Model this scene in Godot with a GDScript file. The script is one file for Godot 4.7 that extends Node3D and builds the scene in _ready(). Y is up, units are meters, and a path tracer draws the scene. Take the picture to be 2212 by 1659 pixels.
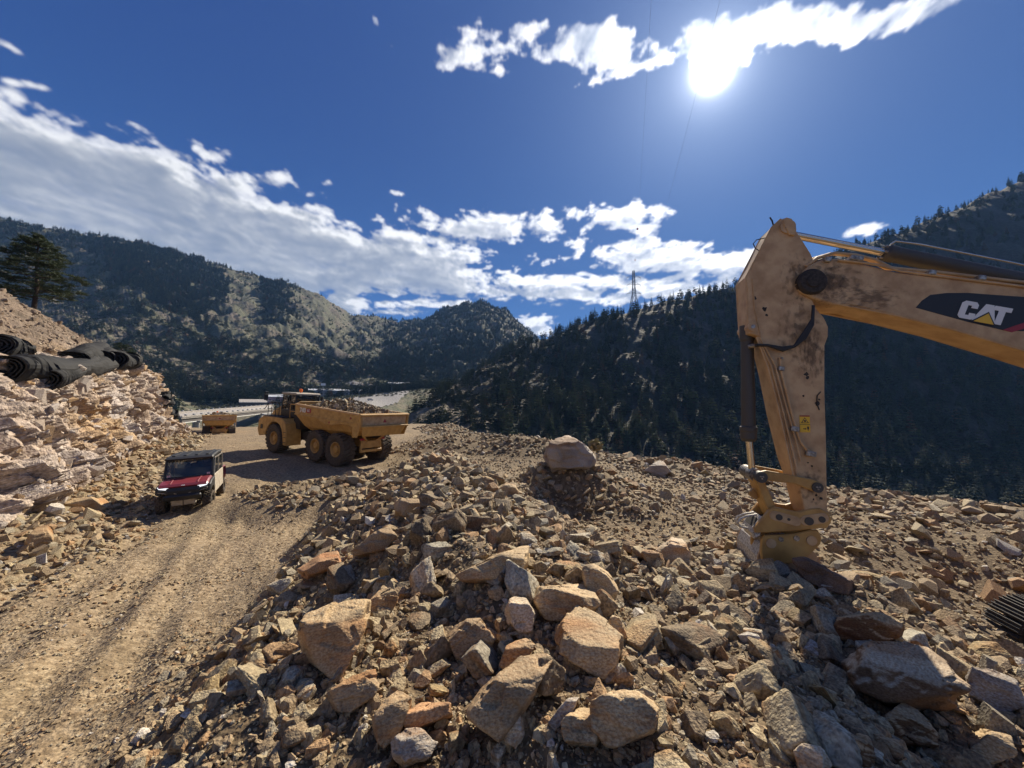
extends Node3D
# A rock cut under construction in a mountain valley. Metres; the camera looks along -Z. Photo units: (u, v) on a 2212 x 1659 picture.

const EYE := Vector3(0, 3.45, 0)
const PITCH := 0.0593
const F := 830.0
var rng := RandomNumberGenerator.new()
var taken := {}
var M := {}
var fine := FastNoiseLite.new()
var fbm := FastNoiseLite.new()
var cell := FastNoiseLite.new()
var ridge := FastNoiseLite.new()
var sun_dir := Vector3.UP

# ---------- small tools ----------
func ray(u: float, v: float) -> Vector3:            # direction of a photo point, scaled so that -z is 1
	var a := (u - 1106.0) / F
	var b := (829.5 - v) / F
	var r := Vector3(a, b * cos(PITCH) + sin(PITCH), -(cos(PITCH) - b * sin(PITCH)))
	return r / -r.z

func at(u: float, v: float, d: float) -> Vector3:
	return EYE + ray(u, v) * d

func R(a: float, b: float) -> float:
	return rng.randf_range(a, b)

func numbered(called: String) -> String:
	var n: int = taken.get(called, 0)
	taken[called] = n + 1
	return called if n == 0 else "%s_%03d" % [called, n]

func tag(o: Node3D, label: String, category := "", group := "", kind := "") -> Node3D:
	if label: o.set_meta("label", label)
	if category: o.set_meta("category", category)
	if group: o.set_meta("group", group)
	if kind: o.set_meta("kind", kind)
	return o

func thing(called: String, label: String, category: String, where := Vector3.ZERO, group := "") -> Node3D:
	var o := Node3D.new()
	o.name = numbered(called)
	add_child(o)
	o.position = where
	tag(o, label, category, group)
	return o

func put(called: String, mesh, m: Material, parent: Node3D = null) -> MeshInstance3D:
	var o := MeshInstance3D.new()
	if parent == null or parent == self:
		o.name = numbered(called)
		add_child(o)
	else:
		o.name = called
		parent.add_child(o, true)
	if mesh is SurfaceTool:
		mesh.generate_normals()
		o.mesh = mesh.commit()
	else:
		o.mesh = mesh
	o.material_override = m
	return o

func struct(called: String, mesh, m: Material, label := "") -> MeshInstance3D:
	var o := put(called, mesh, m)
	tag(o, label if label else called.replace("_", " "), "", "", "structure")
	return o

func S() -> SurfaceTool:
	var st := SurfaceTool.new()
	st.begin(Mesh.PRIMITIVE_TRIANGLES)
	st.set_smooth_group(-1)
	return st

func tri(st: SurfaceTool, a: Vector3, b: Vector3, c: Vector3) -> void:   # counter-clockwise seen from outside
	st.add_vertex(a); st.add_vertex(c); st.add_vertex(b)

func quad(st: SurfaceTool, a: Vector3, b: Vector3, c: Vector3, d: Vector3) -> void:
	tri(st, a, b, c); tri(st, a, c, d)

func face(st: SurfaceTool, p: Array, inside: Vector3) -> void:           # a convex polygon, turned away from inside
	var mid := Vector3.ZERO
	for q in p: mid += q
	mid /= p.size()
	var n: Vector3 = (p[1] - p[0]).cross(p[2] - p[0])
	var q2 := p.duplicate()
	if n.dot(mid - inside) < 0.0: q2.reverse()
	for i in range(1, q2.size() - 1): tri(st, q2[0], q2[i], q2[i + 1])

func box(st: SurfaceTool, c: Vector3, size: Vector3, b := Basis.IDENTITY, bev := 0.012) -> void:
	st.set_smooth_group(-1)
	var h := size * 0.5
	var e := minf(bev, minf(h.x, minf(h.y, h.z)) * 0.6)
	var P := func(sx, sy, sz, k) -> Vector3:
		var v := Vector3(sx * h.x, sy * h.y, sz * h.z)
		if k != 0: v.x -= sx * e
		if k != 1: v.y -= sy * e
		if k != 2: v.z -= sz * e
		return c + b * v
	for s in [-1, 1]:
		face(st, [P.call(s, -1, -1, 0), P.call(s, 1, -1, 0), P.call(s, 1, 1, 0), P.call(s, -1, 1, 0)], c)
		face(st, [P.call(-1, s, -1, 1), P.call(1, s, -1, 1), P.call(1, s, 1, 1), P.call(-1, s, 1, 1)], c)
		face(st, [P.call(-1, -1, s, 2), P.call(1, -1, s, 2), P.call(1, 1, s, 2), P.call(-1, 1, s, 2)], c)
		for t in [-1, 1]:
			face(st, [P.call(s, t, -1, 0), P.call(s, t, 1, 0), P.call(s, t, 1, 1), P.call(s, t, -1, 1)], c)
			face(st, [P.call(-1, s, t, 1), P.call(1, s, t, 1), P.call(1, s, t, 2), P.call(-1, s, t, 2)], c)
			face(st, [P.call(s, -1, t, 0), P.call(s, 1, t, 0), P.call(s, 1, t, 2), P.call(s, -1, t, 2)], c)
			for w in [-1, 1]:
				face(st, [P.call(s, t, w, 0), P.call(s, t, w, 1), P.call(s, t, w, 2)], c)

func bar(st: SurfaceTool, a: Vector3, b: Vector3, w: float, t: float, up := Vector3.UP, bev := 0.008) -> void:
	var z := (b - a).normalized()
	if absf(z.dot(up)) > 0.98: up = Vector3.RIGHT
	var x := up.cross(z).normalized()
	box(st, (a + b) * 0.5, Vector3(w, t, (b - a).length()), Basis(x, z.cross(x), z), bev)

func frame_of(z: Vector3) -> Basis:
	var up := Vector3.UP if absf(z.y) < 0.95 else Vector3.RIGHT
	var x := up.cross(z).normalized()
	return Basis(x, z.cross(x), z)

func cyl(st: SurfaceTool, a: Vector3, b: Vector3, ra: float, rb := -1.0, n := 16, caps := true) -> void:
	if rb < 0: rb = ra
	lathe(st, a, b - a, [Vector2(0, 0), Vector2(ra, 0), Vector2(rb, 1), Vector2(0, 1)] if caps else [Vector2(ra, 0), Vector2(rb, 1)], n, true)

func lathe(st: SurfaceTool, o: Vector3, axis: Vector3, prof: Array, n := 24, unit := false) -> void:   # profile (radius, along the axis), outward to the right of travel
	var L := axis.length() if unit else 1.0
	var f := frame_of(axis.normalized())
	for k in prof.size() - 1:
		var p: Vector2 = prof[k]
		var q: Vector2 = prof[k + 1]
		var steep := absf(q.x - p.x) > absf(q.y - p.y) * L * 3.0
		st.set_smooth_group(-1 if steep else 1 + k)
		for i in n:
			var a0 := TAU * i / n
			var a1 := TAU * (i + 1) / n
			var d0 := f.x * cos(a0) + f.y * sin(a0)
			var d1 := f.x * cos(a1) + f.y * sin(a1)
			var A := o + d0 * p.x + f.z * p.y * L
			var B := o + d1 * p.x + f.z * p.y * L
			var C := o + d1 * q.x + f.z * q.y * L
			var D := o + d0 * q.x + f.z * q.y * L
			if p.x > 1e-6: tri(st, A, B, C)
			if q.x > 1e-6: tri(st, A, C, D)
	st.set_smooth_group(-1)

func tube(st: SurfaceTool, pts: Array, r, n := 8, caps := true) -> void:
	var prev := Basis()
	var rings := []
	for i in pts.size():
		var d: Vector3 = (pts[mini(i + 1, pts.size() - 1)] - pts[maxi(i - 1, 0)]).normalized()
		var f := frame_of(d)
		if i > 0:
			var x := (prev.x - d * prev.x.dot(d)).normalized()
			f = Basis(x, d.cross(x), d)
		prev = f
		var rr: float = r[i] if r is Array else r
		var ring := []
		for k in n: ring.append(pts[i] + (f.x * cos(TAU * k / n) + f.y * sin(TAU * k / n)) * rr)
		rings.append(ring)
	st.set_smooth_group(3)
	for i in pts.size() - 1:
		for k in n:
			var k1 := (k + 1) % n
			quad(st, rings[i][k], rings[i][k1], rings[i + 1][k1], rings[i + 1][k])
	st.set_smooth_group(-1)
	if caps:
		face(st, rings[0], pts[1]); face(st, rings[-1], pts[-2])

func prism(st: SurfaceTool, poly: Array, o: Vector3, ex: Vector3, ey: Vector3, ez: Vector3, z0: float, z1: float, bev := 0.015) -> void:
	# a polygon (any winding) extruded along ez from z0 to z1, with bevelled rims
	var pts := PackedVector2Array(poly)
	var area := 0.0
	for i in pts.size(): area += pts[i].cross(pts[(i + 1) % pts.size()])
	if area < 0: pts.reverse()
	var n := pts.size()
	var inner := PackedVector2Array()
	for i in n:
		var a := (pts[i] - pts[(i + n - 1) % n]).normalized()
		var b := (pts[(i + 1) % n] - pts[i]).normalized()
		var na := Vector2(-a.y, a.x)
		var nb := Vector2(-b.y, b.x)
		var m := (na + nb)
		m = m / maxf(0.35, m.length_squared()) * 2.0
		inner.append(pts[i] + m * bev)
	var flip := ex.cross(ey).dot(ez) < 0
	var W := func(p: Vector2, z: float) -> Vector3: return o + ex * p.x + ey * p.y + ez * z
	var Q := func(a, b, c, d):
		if flip: quad(st, d, c, b, a)
		else: quad(st, a, b, c, d)
	for i in n:
		var j := (i + 1) % n
		Q.call(W.call(pts[i], z0 + bev), W.call(pts[j], z0 + bev), W.call(pts[j], z1 - bev), W.call(pts[i], z1 - bev))
		Q.call(W.call(pts[i], z1 - bev), W.call(pts[j], z1 - bev), W.call(inner[j], z1), W.call(inner[i], z1))
		Q.call(W.call(inner[i], z0), W.call(inner[j], z0), W.call(pts[j], z0 + bev), W.call(pts[i], z0 + bev))
	var t := Geometry2D.triangulate_polygon(pts)
	for k in range(0, t.size(), 3):
		var ia := t[k]
		var ib := t[k + 1]
		var ic := t[k + 2]
		if (pts[ib] - pts[ia]).cross(pts[ic] - pts[ia]) < 0:
			var s := ib
			ib = ic
			ic = s
		if flip:
			tri(st, W.call(inner[ia], z1), W.call(inner[ic], z1), W.call(inner[ib], z1)); tri(st, W.call(inner[ia], z0), W.call(inner[ib], z0), W.call(inner[ic], z0))
		else:
			tri(st, W.call(inner[ia], z1), W.call(inner[ib], z1), W.call(inner[ic], z1)); tri(st, W.call(inner[ia], z0), W.call(inner[ic], z0), W.call(inner[ib], z0))

func sheet(nu: int, nv: int, p: PackedVector3Array, cols := PackedColorArray(), flip := false) -> ArrayMesh:   # a grid of nu columns by nv rows, index = i * nv + j
	var idx := PackedInt32Array()
	var nor := PackedVector3Array()
	nor.resize(p.size())
	for i in nu - 1:
		for j in nv - 1:
			var a := i * nv + j
			var b := a + nv
			if flip: idx.append_array([a, a + 1, b, b, a + 1, b + 1])
			else: idx.append_array([a, b, a + 1, a + 1, b, b + 1])
	for k in range(0, idx.size(), 3):
		var n := (p[idx[k + 2]] - p[idx[k]]).cross(p[idx[k + 1]] - p[idx[k]])
		nor[idx[k]] += n; nor[idx[k + 1]] += n; nor[idx[k + 2]] += n
	for k in nor.size(): nor[k] = nor[k].normalized()
	var arr := []
	arr.resize(Mesh.ARRAY_MAX)
	arr[Mesh.ARRAY_VERTEX] = p
	arr[Mesh.ARRAY_NORMAL] = nor
	arr[Mesh.ARRAY_INDEX] = idx
	if cols.size(): arr[Mesh.ARRAY_COLOR] = cols
	var m := ArrayMesh.new()
	m.add_surface_from_arrays(Mesh.PRIMITIVE_TRIANGLES, arr)
	return m

func many(called: String, mesh: Mesh, m: Material, where: Array, cols: Array, parent: Node3D) -> MultiMeshInstance3D:
	var mm := MultiMesh.new()
	mm.transform_format = MultiMesh.TRANSFORM_3D
	mm.use_colors = true
	mm.mesh = mesh
	mm.instance_count = where.size()
	for i in where.size():
		mm.set_instance_transform(i, where[i])
		mm.set_instance_color(i, cols[i])
	var o := MultiMeshInstance3D.new()
	o.multimesh = mm
	o.material_override = m
	o.set_meta("kind", "stuff")
	if parent == self:
		o.name = numbered(called)
		add_child(o)
	else:
		o.name = called
		parent.add_child(o, true)
	return o

# ---------- materials ----------
func noise_tex(freq: float, octaves: int, dark: float, light: float, seed_ := 1, size := 512, type := FastNoiseLite.TYPE_SIMPLEX_SMOOTH, tint := Color.WHITE, tint2 := Color.WHITE) -> NoiseTexture2D:
	var n := FastNoiseLite.new()
	n.noise_type = type
	n.frequency = freq
	n.seed = seed_
	n.fractal_octaves = octaves
	n.fractal_gain = 0.58
	var t := NoiseTexture2D.new()
	t.width = size; t.height = size
	t.seamless = true
	t.noise = n
	var g := Gradient.new()
	g.set_color(0, Color(dark * tint.r, dark * tint.g, dark * tint.b))
	g.set_color(1, Color(light * tint2.r, light * tint2.g, light * tint2.b))
	g.set_offset(0, 0.15); g.set_offset(1, 0.85)
	t.color_ramp = g
	return t

func lin(r: float, g: float, b: float, a := 1.0) -> Color:
	return Color(r, g, b, a).linear_to_srgb()

func mat(called: String, c: Color, rough := 0.8, metal := 0.0) -> StandardMaterial3D:
	var m := StandardMaterial3D.new()
	m.resource_name = called
	m.albedo_color = c
	m.roughness = rough
	m.metallic = metal
	M[called] = m
	return m

func textured(m: StandardMaterial3D, tex: Texture2D, scale: float, world := true, height: Texture2D = null, hs := 1.0) -> StandardMaterial3D:
	m.albedo_texture = tex
	m.uv1_triplanar = true
	m.uv1_world_triplanar = world
	m.uv1_scale = Vector3.ONE * scale
	if height:
		m.heightmap_enabled = true
		m.heightmap_texture = height
		m.heightmap_scale = hs
	return m

func stain_material(called: String, seed_: int, c: Color) -> void:     # an oily smear with a ragged soft edge
	var im := Image.create(256, 256, false, Image.FORMAT_RGBA8)
	var n := FastNoiseLite.new()
	n.seed = seed_
	n.frequency = 0.022
	n.fractal_octaves = 5
	for y in 256:
		for x in 256:
			var r := Vector2(x - 128, y - 128).length() / 128.0
			var k := n.get_noise_2d(x, y)
			var a := clampf((1.0 - r) * 1.5 + k * 1.5 - 0.42, 0.0, 1.0) * 0.42
			im.set_pixel(x, y, Color(c.r, c.g, c.b, a))
	var m := mat(called, Color.WHITE, 0.7)
	m.albedo_texture = ImageTexture.create_from_image(im)
	m.transparency = BaseMaterial3D.TRANSPARENCY_ALPHA

func stain(x0: float, y0: float, x1: float, y1: float, z: float, called: String, parent: Node3D) -> void:
	var q := QuadMesh.new()
	q.size = Vector2(x1 - x0, y1 - y0)
	var o := put("grease_stain", q, M[called], parent)
	o.position = Vector3((x0 + x1) / 2, (y0 + y1) / 2, z)

func make_materials() -> void:
	for k in 3: stain_material("smear_%s" % ["a", "b", "c"][k], 60 + k, lin(0.07, 0.05, 0.035))
	var grain := noise_tex(0.02, 5, 0.62, 1.12, 3, 512, FastNoiseLite.TYPE_SIMPLEX_SMOOTH, Color(0.95, 0.9, 0.86), Color(1, 1, 1))
	var relief := noise_tex(0.025, 6, 0.0, 1.0, 5)
	var stony := noise_tex(0.06, 4, 0.0, 1.0, 8, 512, FastNoiseLite.TYPE_CELLULAR)
	var dirt := noise_tex(0.012, 6, 0.66, 1.12, 11, 1024, FastNoiseLite.TYPE_SIMPLEX_SMOOTH, Color(1, 0.94, 0.86), Color(1, 1, 1))
	var specks := noise_tex(0.09, 3, 0.7, 1.1, 17, 512)
	# ground: tint in the vertices, dirt with a finer layer of specks
	var m := textured(mat("ground", Color.WHITE, 0.95), dirt, 0.45, true, stony, 2.5)
	m.vertex_color_use_as_albedo = true
	m.detail_enabled = true
	m.detail_blend_mode = BaseMaterial3D.BLEND_MODE_MUL
	m.detail_albedo = specks
	m.detail_uv_layer = BaseMaterial3D.DETAIL_UV_1
	m = textured(mat("rock_face", Color.WHITE, 0.85), grain, 0.7, true, relief, 4.0)
	m.vertex_color_use_as_albedo = true
	m = textured(mat("stone", Color.WHITE, 0.82), grain, 3.0, true, relief, 0.9)
	m.vertex_color_use_as_albedo = true
	m = textured(mat("hill", Color.WHITE, 0.95), noise_tex(0.015, 6, 0.6, 1.15, 23, 1024), 0.02, true, relief, 60.0)
	m.vertex_color_use_as_albedo = true
	for k in [["brown", lin(0.51, 0.375, 0.215)], ["tan", lin(0.63, 0.49, 0.29)], ["grey", lin(0.48, 0.44, 0.385)], ["orange", lin(0.62, 0.38, 0.20)], ["pale", lin(0.70, 0.60, 0.44)], ["dark", lin(0.25, 0.17, 0.115)]]:
		var banded := noise_tex(0.035, 7, 0.72, 1.12, 31 + k[0].length(), 512, FastNoiseLite.TYPE_SIMPLEX_SMOOTH, Color(1.0, 0.88, 0.76), Color(1, 1, 1))
		m = textured(mat("rock_" + k[0], k[1], 0.78), banded, 1.6, false, relief, 0.7)
		m.uv1_scale = Vector3(2.2, 3.4, 2.2)
		m.vertex_color_use_as_albedo = true
	# plants
	m = mat("needles", Color.WHITE, 0.9)
	m.vertex_color_use_as_albedo = true
	m.backlight_enabled = true
	m.backlight = Color(0.14, 0.16, 0.09)
	textured(mat("bark", lin(0.10, 0.07, 0.05), 0.95), grain, 2.0, false, relief, 2.0)
	# machines
	var wear := noise_tex(0.004, 7, 0.90, 1.03, 41, 1024, FastNoiseLite.TYPE_SIMPLEX_SMOOTH, Color(0.96, 0.92, 0.88), Color(1, 1, 1))
	textured(mat("yellow", lin(0.50, 0.295, 0.085), 0.5), wear, 0.5, false)
	textured(mat("dusty_yellow", lin(0.56, 0.375, 0.195), 0.62), wear, 0.6, false)
	textured(mat("grime", lin(0.045, 0.034, 0.026), 0.75), grain, 1.5, false)
	textured(mat("black_metal", lin(0.022, 0.021, 0.02), 0.5), specks, 2.0, false)
	textured(mat("cylinder_grey", lin(0.075, 0.066, 0.055), 0.55), specks, 2.0, false)
	mat("chrome", lin(0.55, 0.5, 0.44), 0.16, 1.0)
	textured(mat("steel", lin(0.42, 0.39, 0.34), 0.42, 0.6), grain, 1.5, false)
	textured(mat("worn_steel", lin(0.62, 0.58, 0.5), 0.5, 0.1), grain, 2.0, false)
	textured(mat("tyre", lin(0.105, 0.082, 0.06), 0.92), dirt, 0.9, false, relief, 1.0)
	mat("hose", lin(0.02, 0.019, 0.018), 0.6)
	textured(mat("net", lin(0.022, 0.021, 0.021), 0.85), specks, 3.0, false)
	mat("white", lin(0.75, 0.74, 0.7), 0.6)
	mat("label_black", lin(0.012, 0.012, 0.014), 0.5)
	mat("label_red", lin(0.30, 0.02, 0.03), 0.5)
	mat("label_yellow", lin(0.78, 0.46, 0.03), 0.5)
	mat("orange_lamp", lin(0.9, 0.18, 0.02), 0.25)
	var g := mat("glass", lin(0.03, 0.035, 0.035, 0.35), 0.04)
	g.transparency = BaseMaterial3D.TRANSPARENCY_ALPHA
	g.metallic_specular = 0.5
	var tinted := mat("tinted_glass", lin(0.01, 0.012, 0.013, 0.72), 0.04)
	tinted.transparency = BaseMaterial3D.TRANSPARENCY_ALPHA
	mat("red_paint", lin(0.20, 0.014, 0.02), 0.4).clearcoat_enabled = true
	textured(mat("dusty_panel", lin(0.42, 0.38, 0.31), 0.8), wear, 1.0, false)
	mat("black_plastic", lin(0.02, 0.02, 0.021), 0.55)
	mat("sticker_pink", lin(0.62, 0.36, 0.34), 0.6)
	var lamp := mat("lamp_on", lin(0.85, 0.87, 0.9), 0.12)
	lamp.emission_enabled = true
	lamp.emission = Color(0.95, 0.97, 1.0)
	lamp.emission_energy_multiplier = 0.7
	mat("lamp_glass", lin(0.85, 0.87, 0.9), 0.12)
	# far things
	textured(mat("concrete", lin(0.50, 0.47, 0.43), 0.9), grain, 0.15, true)
	textured(mat("asphalt", lin(0.34, 0.33, 0.32), 0.9), grain, 0.1, true)
	mat("roof_white", lin(0.55, 0.56, 0.57), 0.5)
	mat("wall_grey", lin(0.30, 0.31, 0.33), 0.8)
	mat("wall_dark", lin(0.11, 0.095, 0.085), 0.8)
	mat("lattice", lin(0.30, 0.30, 0.31), 0.5, 0.5)

# ---------- sky: air and clouds, computed by direction ----------
const SKY_W := 2560
const SKY_H := 1280
var sky_rows := []
var cloud_noise := FastNoiseLite.new()
var wisp_noise := FastNoiseLite.new()
var streak_noise := FastNoiseLite.new()
# cloud patches: u, v, half width, half height, tilt, strength
var patches := [[1060, 485, 145, 32, 0.02, 1.0], [1165, 492, 60, 24, 0.1, 0.9], [1345, 470, 95, 30, 0.08, 1.0], [1262, 496, 50, 14, -0.3, 0.45],
	[1440, 560, 170, 34, 0.08, 1.1], [1560, 575, 130, 26, 0.0, 1.0], [1290, 575, 60, 10, 0.0, 0.45], [1400, 622, 150, 30, 0.0, 0.9], [1250, 612, 260, 22, 0.02, 0.9],
	[1150, 706, 46, 22, 0.0, 1.1], [752, 655, 46, 30, 0.2, 1.1], [860, 676, 70, 9, 0.0, 0.45], [930, 656, 110, 9, 0.0, 0.9], [1890, 496, 70, 13, -0.15, 0.45], [1790, 525, 40, 9, 0, 0.45],
	[1130, 108, 260, 46, 0.03, 0.62], [1000, 72, 70, 60, 0.5, 0.5], [1230, 92, 150, 40, -0.1, 0.6], [1680, 64, 330, 44, -0.15, 0.85], [1560, 90, 120, 50, 0, 0.9], [1440, 128, 170, 22, -0.32, 0.62], [1860, 40, 160, 40, -0.2, 0.55],
	[838, 96, 44, 10, 0.3, 0.45], [815, 45, 20, 25, 0.5, 0.45], [35, 110, 50, 8, 0.5, 0.45], [50, 182, 70, 8, 0.2, 0.45], [706, 395, 22, 10, 0, 0.45], [604, 384, 34, 18, 0.2, 0.45], [855, 416, 26, 6, 0.2, 0.45], [690, 430, 60, 20, 0.3, 0.45], [1060, 572, 40, 10, 0, 0.45]]
var bank_top := [[-2000, -600], [-500, 40], [0, 205], [120, 240], [330, 285], [400, 335], [520, 385], [640, 420], [720, 450], [780, 480], [860, 486], [960, 505], [1005, 540], [1040, 580], [1180, 592], [1330, 600], [1420, 620], [1500, 640]]
var bank_low := [[-2000, 2000], [640, 1200], [690, 640], [800, 632], [1000, 640], [1200, 655], [1350, 662], [1420, 640], [1500, 640]]

func curve(t: Array, u: float) -> float:
	for i in t.size() - 1:
		if u <= t[i + 1][0]:
			var k := clampf((u - t[i][0]) / (t[i + 1][0] - t[i][0]), 0, 1)
			return lerpf(t[i][1], t[i + 1][1], k)
	return t[-1][1]

func coverage(u: float, v: float) -> float:
	var c := -1.0
	if u < 1500.0:
		var a := (v - curve(bank_top, u)) / 52.0
		var b := (curve(bank_low, u) - v) / 14.0
		c = minf(minf(a, b), 1.25)
	for p in patches:
		var dx: float = u - p[0]
		var dy: float = v - p[1]
		if absf(dx) > p[2] * 2.2 + p[3] or absf(dy) > p[2] * 0.7 + p[3] * 2.2: continue
		var x: float = (dx * cos(p[4]) + dy * sin(p[4])) / p[2]
		var y: float = (dy * cos(p[4]) - dx * sin(p[4])) / p[3]
		c = maxf(c, p[5] - (x * x + y * y) * 0.75)
	return c

func density(d: Vector3) -> float:
	var y := maxf(d.y, 0.0) + 0.10
	var p := Vector2(d.x, d.z) / y
	var w := wisp_noise.get_noise_2d(p.x * 60.0, p.y * 60.0)
	var n := cloud_noise.get_noise_3d(p.x * 420.0 + w * 60.0, p.y * 420.0 - w * 40.0, d.y * 500.0)
	var c := -1.0
	if d.z < -0.15:
		var r := Vector3(d.x, d.y, d.z) / -d.z
		# back to the photo's plane
		var cz := cos(PITCH) + r.y * sin(PITCH)
		var v := 829.5 - F * (r.y * cos(PITCH) - sin(PITCH)) / cz
		var u := 1106.0 + F * r.x / cz
		c = coverage(u, v)
		if u > 2350.0 or u < -500.0 or v < -350.0:
			var e := clampf(maxf(maxf((u - 2350.0), -(u + 500.0)), -(v + 350.0)) / 300.0, 0, 1)
			c = lerpf(c, wisp_noise.get_noise_2d(p.x * 22.0 + 300.0, p.y * 22.0) * 2.2 - 0.6, e)
	else:
		c = wisp_noise.get_noise_2d(p.x * 22.0 + 300.0, p.y * 22.0) * 2.2 - 0.6
	if c < -0.95: return 0.0
	n += 0.34 * streak_noise.get_noise_3d(p.x * 1500.0, p.y * 700.0, d.y * 900.0)
	return clampf(c * 0.55 + n * lerpf(1.15, 0.6, smoothstep(0.45, 1.1, c)) + 0.0, 0.0, 1.7)

func sky_row(j: int) -> void:
	var row := PackedFloat32Array()
	row.resize(SKY_W * 3)
	var el := (0.5 - (j + 0.5) / SKY_H) * PI
	var low := el < 0.0
	if low: el = -el * 0.2
	for i in SKY_W:
		var az := (i + 0.5) / SKY_W * TAU
		var d := Vector3(sin(az) * cos(el), sin(el), -cos(az) * cos(el))
		var cs := d.dot(sun_dir)
		var ang := acos(clampf(cs, -1, 1))
		var t := pow(1.0 - d.y, 3.2)
		var air := Vector3(0.0020, 0.0185, 0.120).lerp(Vector3(0.030, 0.142, 0.40), t)
		air += Vector3(0.065, 0.105, 0.165) * exp(-ang / 0.45) + Vector3(0.30, 0.34, 0.38) * exp(-ang / 0.10)
		var near := exp(-ang / 0.30)
		var col := air
		if not low or j < SKY_H / 2 + 40:
			var q := density(d)
			if q > 0.004:
				var toward := (d + (sun_dir - d * cs).normalized() * 0.030).normalized()
				var q2 := density(toward)
				var lit := exp(-maxf(q2 - 0.12, 0.0) * 1.75) * (1.0 - 0.22 * q)
				var bright := Vector3(0.98, 0.97, 0.95) * (0.34 + 0.38 * lit + 1.9 * near)
				var dull := Vector3(0.115, 0.138, 0.185) * (1.0 + 0.7 * t + 3.0 * near)
				var body := dull.lerp(bright, clampf(lit * 1.15 - 0.12, 0, 1))
				col = air.lerp(body, clampf(1.0 - exp(-pow(q, 1.45) * 6.0), 0, 1))
		col += Vector3(9.0, 8.8, 8.4) * exp(-pow(ang / 0.021, 2.0)) + Vector3(0.3, 0.3, 0.32) * exp(-pow(ang / 0.05, 2.0))
		row[i * 3] = col.x; row[i * 3 + 1] = col.y; row[i * 3 + 2] = col.z
	sky_rows[j] = row

func make_sky() -> Sky:
	cloud_noise.noise_type = FastNoiseLite.TYPE_SIMPLEX_SMOOTH
	cloud_noise.frequency = 0.011
	cloud_noise.fractal_octaves = 6
	cloud_noise.fractal_gain = 0.6
	cloud_noise.seed = 4
	wisp_noise.noise_type = FastNoiseLite.TYPE_SIMPLEX_SMOOTH
	wisp_noise.frequency = 0.02
	wisp_noise.fractal_octaves = 3
	wisp_noise.seed = 9
	streak_noise.noise_type = FastNoiseLite.TYPE_SIMPLEX_SMOOTH
	streak_noise.frequency = 0.012
	streak_noise.fractal_octaves = 4
	streak_noise.fractal_gain = 0.6
	sky_rows.resize(SKY_H)
	var half := SKY_H / 2 + 48
	var job := WorkerThreadPool.add_group_task(sky_row, half, -1, true)
	WorkerThreadPool.wait_for_group_task_completion(job)
	var data := PackedFloat32Array()
	for j in SKY_H: data.append_array(sky_rows[mini(j, half - 1)])
	var im := Image.create_from_data(SKY_W, SKY_H, false, Image.FORMAT_RGBF, data.to_byte_array())
	var pm := PanoramaSkyMaterial.new()
	pm.panorama = ImageTexture.create_from_image(im)
	var s := Sky.new()
	s.sky_material = pm
	return s

func set_stage() -> void:
	var cam := Camera3D.new()
	cam.name = "camera"
	cam.fov = 2.0 * rad_to_deg(atan(829.5 / F))
	cam.near = 0.05
	cam.far = 8000.0
	cam.position = EYE
	cam.rotation.x = PITCH
	cam.current = true
	add_child(cam)
	sun_dir = ray(1540, 150).normalized()
	var sun := DirectionalLight3D.new()
	sun.name = "sun"
	sun.light_energy = 1.6
	sun.light_color = Color(1.0, 0.955, 0.87)
	sun.light_angular_distance = 0.5
	sun.shadow_enabled = true
	add_child(sun)
	sun.look_at_from_position(Vector3.ZERO, -sun_dir)
	var we := WorldEnvironment.new()
	we.name = "world"
	var e := Environment.new()
	e.background_mode = Environment.BG_SKY
	e.sky = make_sky()
	e.tonemap_mode = Environment.TONE_MAPPER_LINEAR
	e.tonemap_exposure = 1.72
	e.sdfgi_enabled = true
	e.ssao_enabled = true
	e.ssil_enabled = true
	e.fog_enabled = true
	e.fog_density = 0.00011
	e.fog_light_color = Color(0.55, 0.75, 1.0)
	e.volumetric_fog_enabled = true
	e.volumetric_fog_density = 0.0
	we.environment = e
	add_child(we)

# ---------- the near ground ----------
const TOE := [[-8.0, 3.0], [-10.6, -3.0], [-12.2, -9.0], [-14.8, -12.8], [-23.0, -24.0], [-33.0, -38.0], [-43.0, -51.0], [-56.0, -64.0]]
const RIM := [[-16.0, -75.0], [-8.5, -52.0], [-4.5, -41.0], [1.5, -33.0], [6.0, -26.5], [9.5, -21.5], [13.0, -17.2], [17.5, -13.6], [26.0, -9.0], [40.0, -3.0]]

func sd_line(line: Array, x: float, z: float) -> Vector2:      # (signed distance, positive to the left of travel; length along the line)
	var best := 1e9
	var out := Vector2()
	var along := 0.0
	for i in line.size() - 1:
		var ax: float = line[i][0]
		var az: float = line[i][1]
		var dx: float = line[i + 1][0] - ax
		var dz: float = line[i + 1][1] - az
		var len2 := dx * dx + dz * dz
		var t := ((x - ax) * dx + (z - az) * dz) / len2
		var k := clampf(t, 0.0, 1.0)
		var px := x - ax - dx * k
		var pz := z - az - dz * k
		var q := px * px + pz * pz
		var ln := sqrt(len2)
		if q < best:
			best = q
			out = Vector2(sqrt(q) * (1.0 if dz * px - dx * pz > 0.0 else -1.0), along + k * ln)
		along += ln
	return out

func bump(x: float, z: float, cx: float, cz: float, rx: float, rz: float, turn := 0.0) -> float:   # 1 inside, falling to 0 at the rim like loose heaps do
	var dx := x - cx
	var dz := z - cz
	var a := (dx * cos(turn) + dz * sin(turn)) / rx
	var b := (dz * cos(turn) - dx * sin(turn)) / rz
	var r := sqrt(a * a + b * b)
	return clampf((1.0 - r) * 2.0, 0.0, 1.0) if r < 1.0 else 0.0

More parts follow.
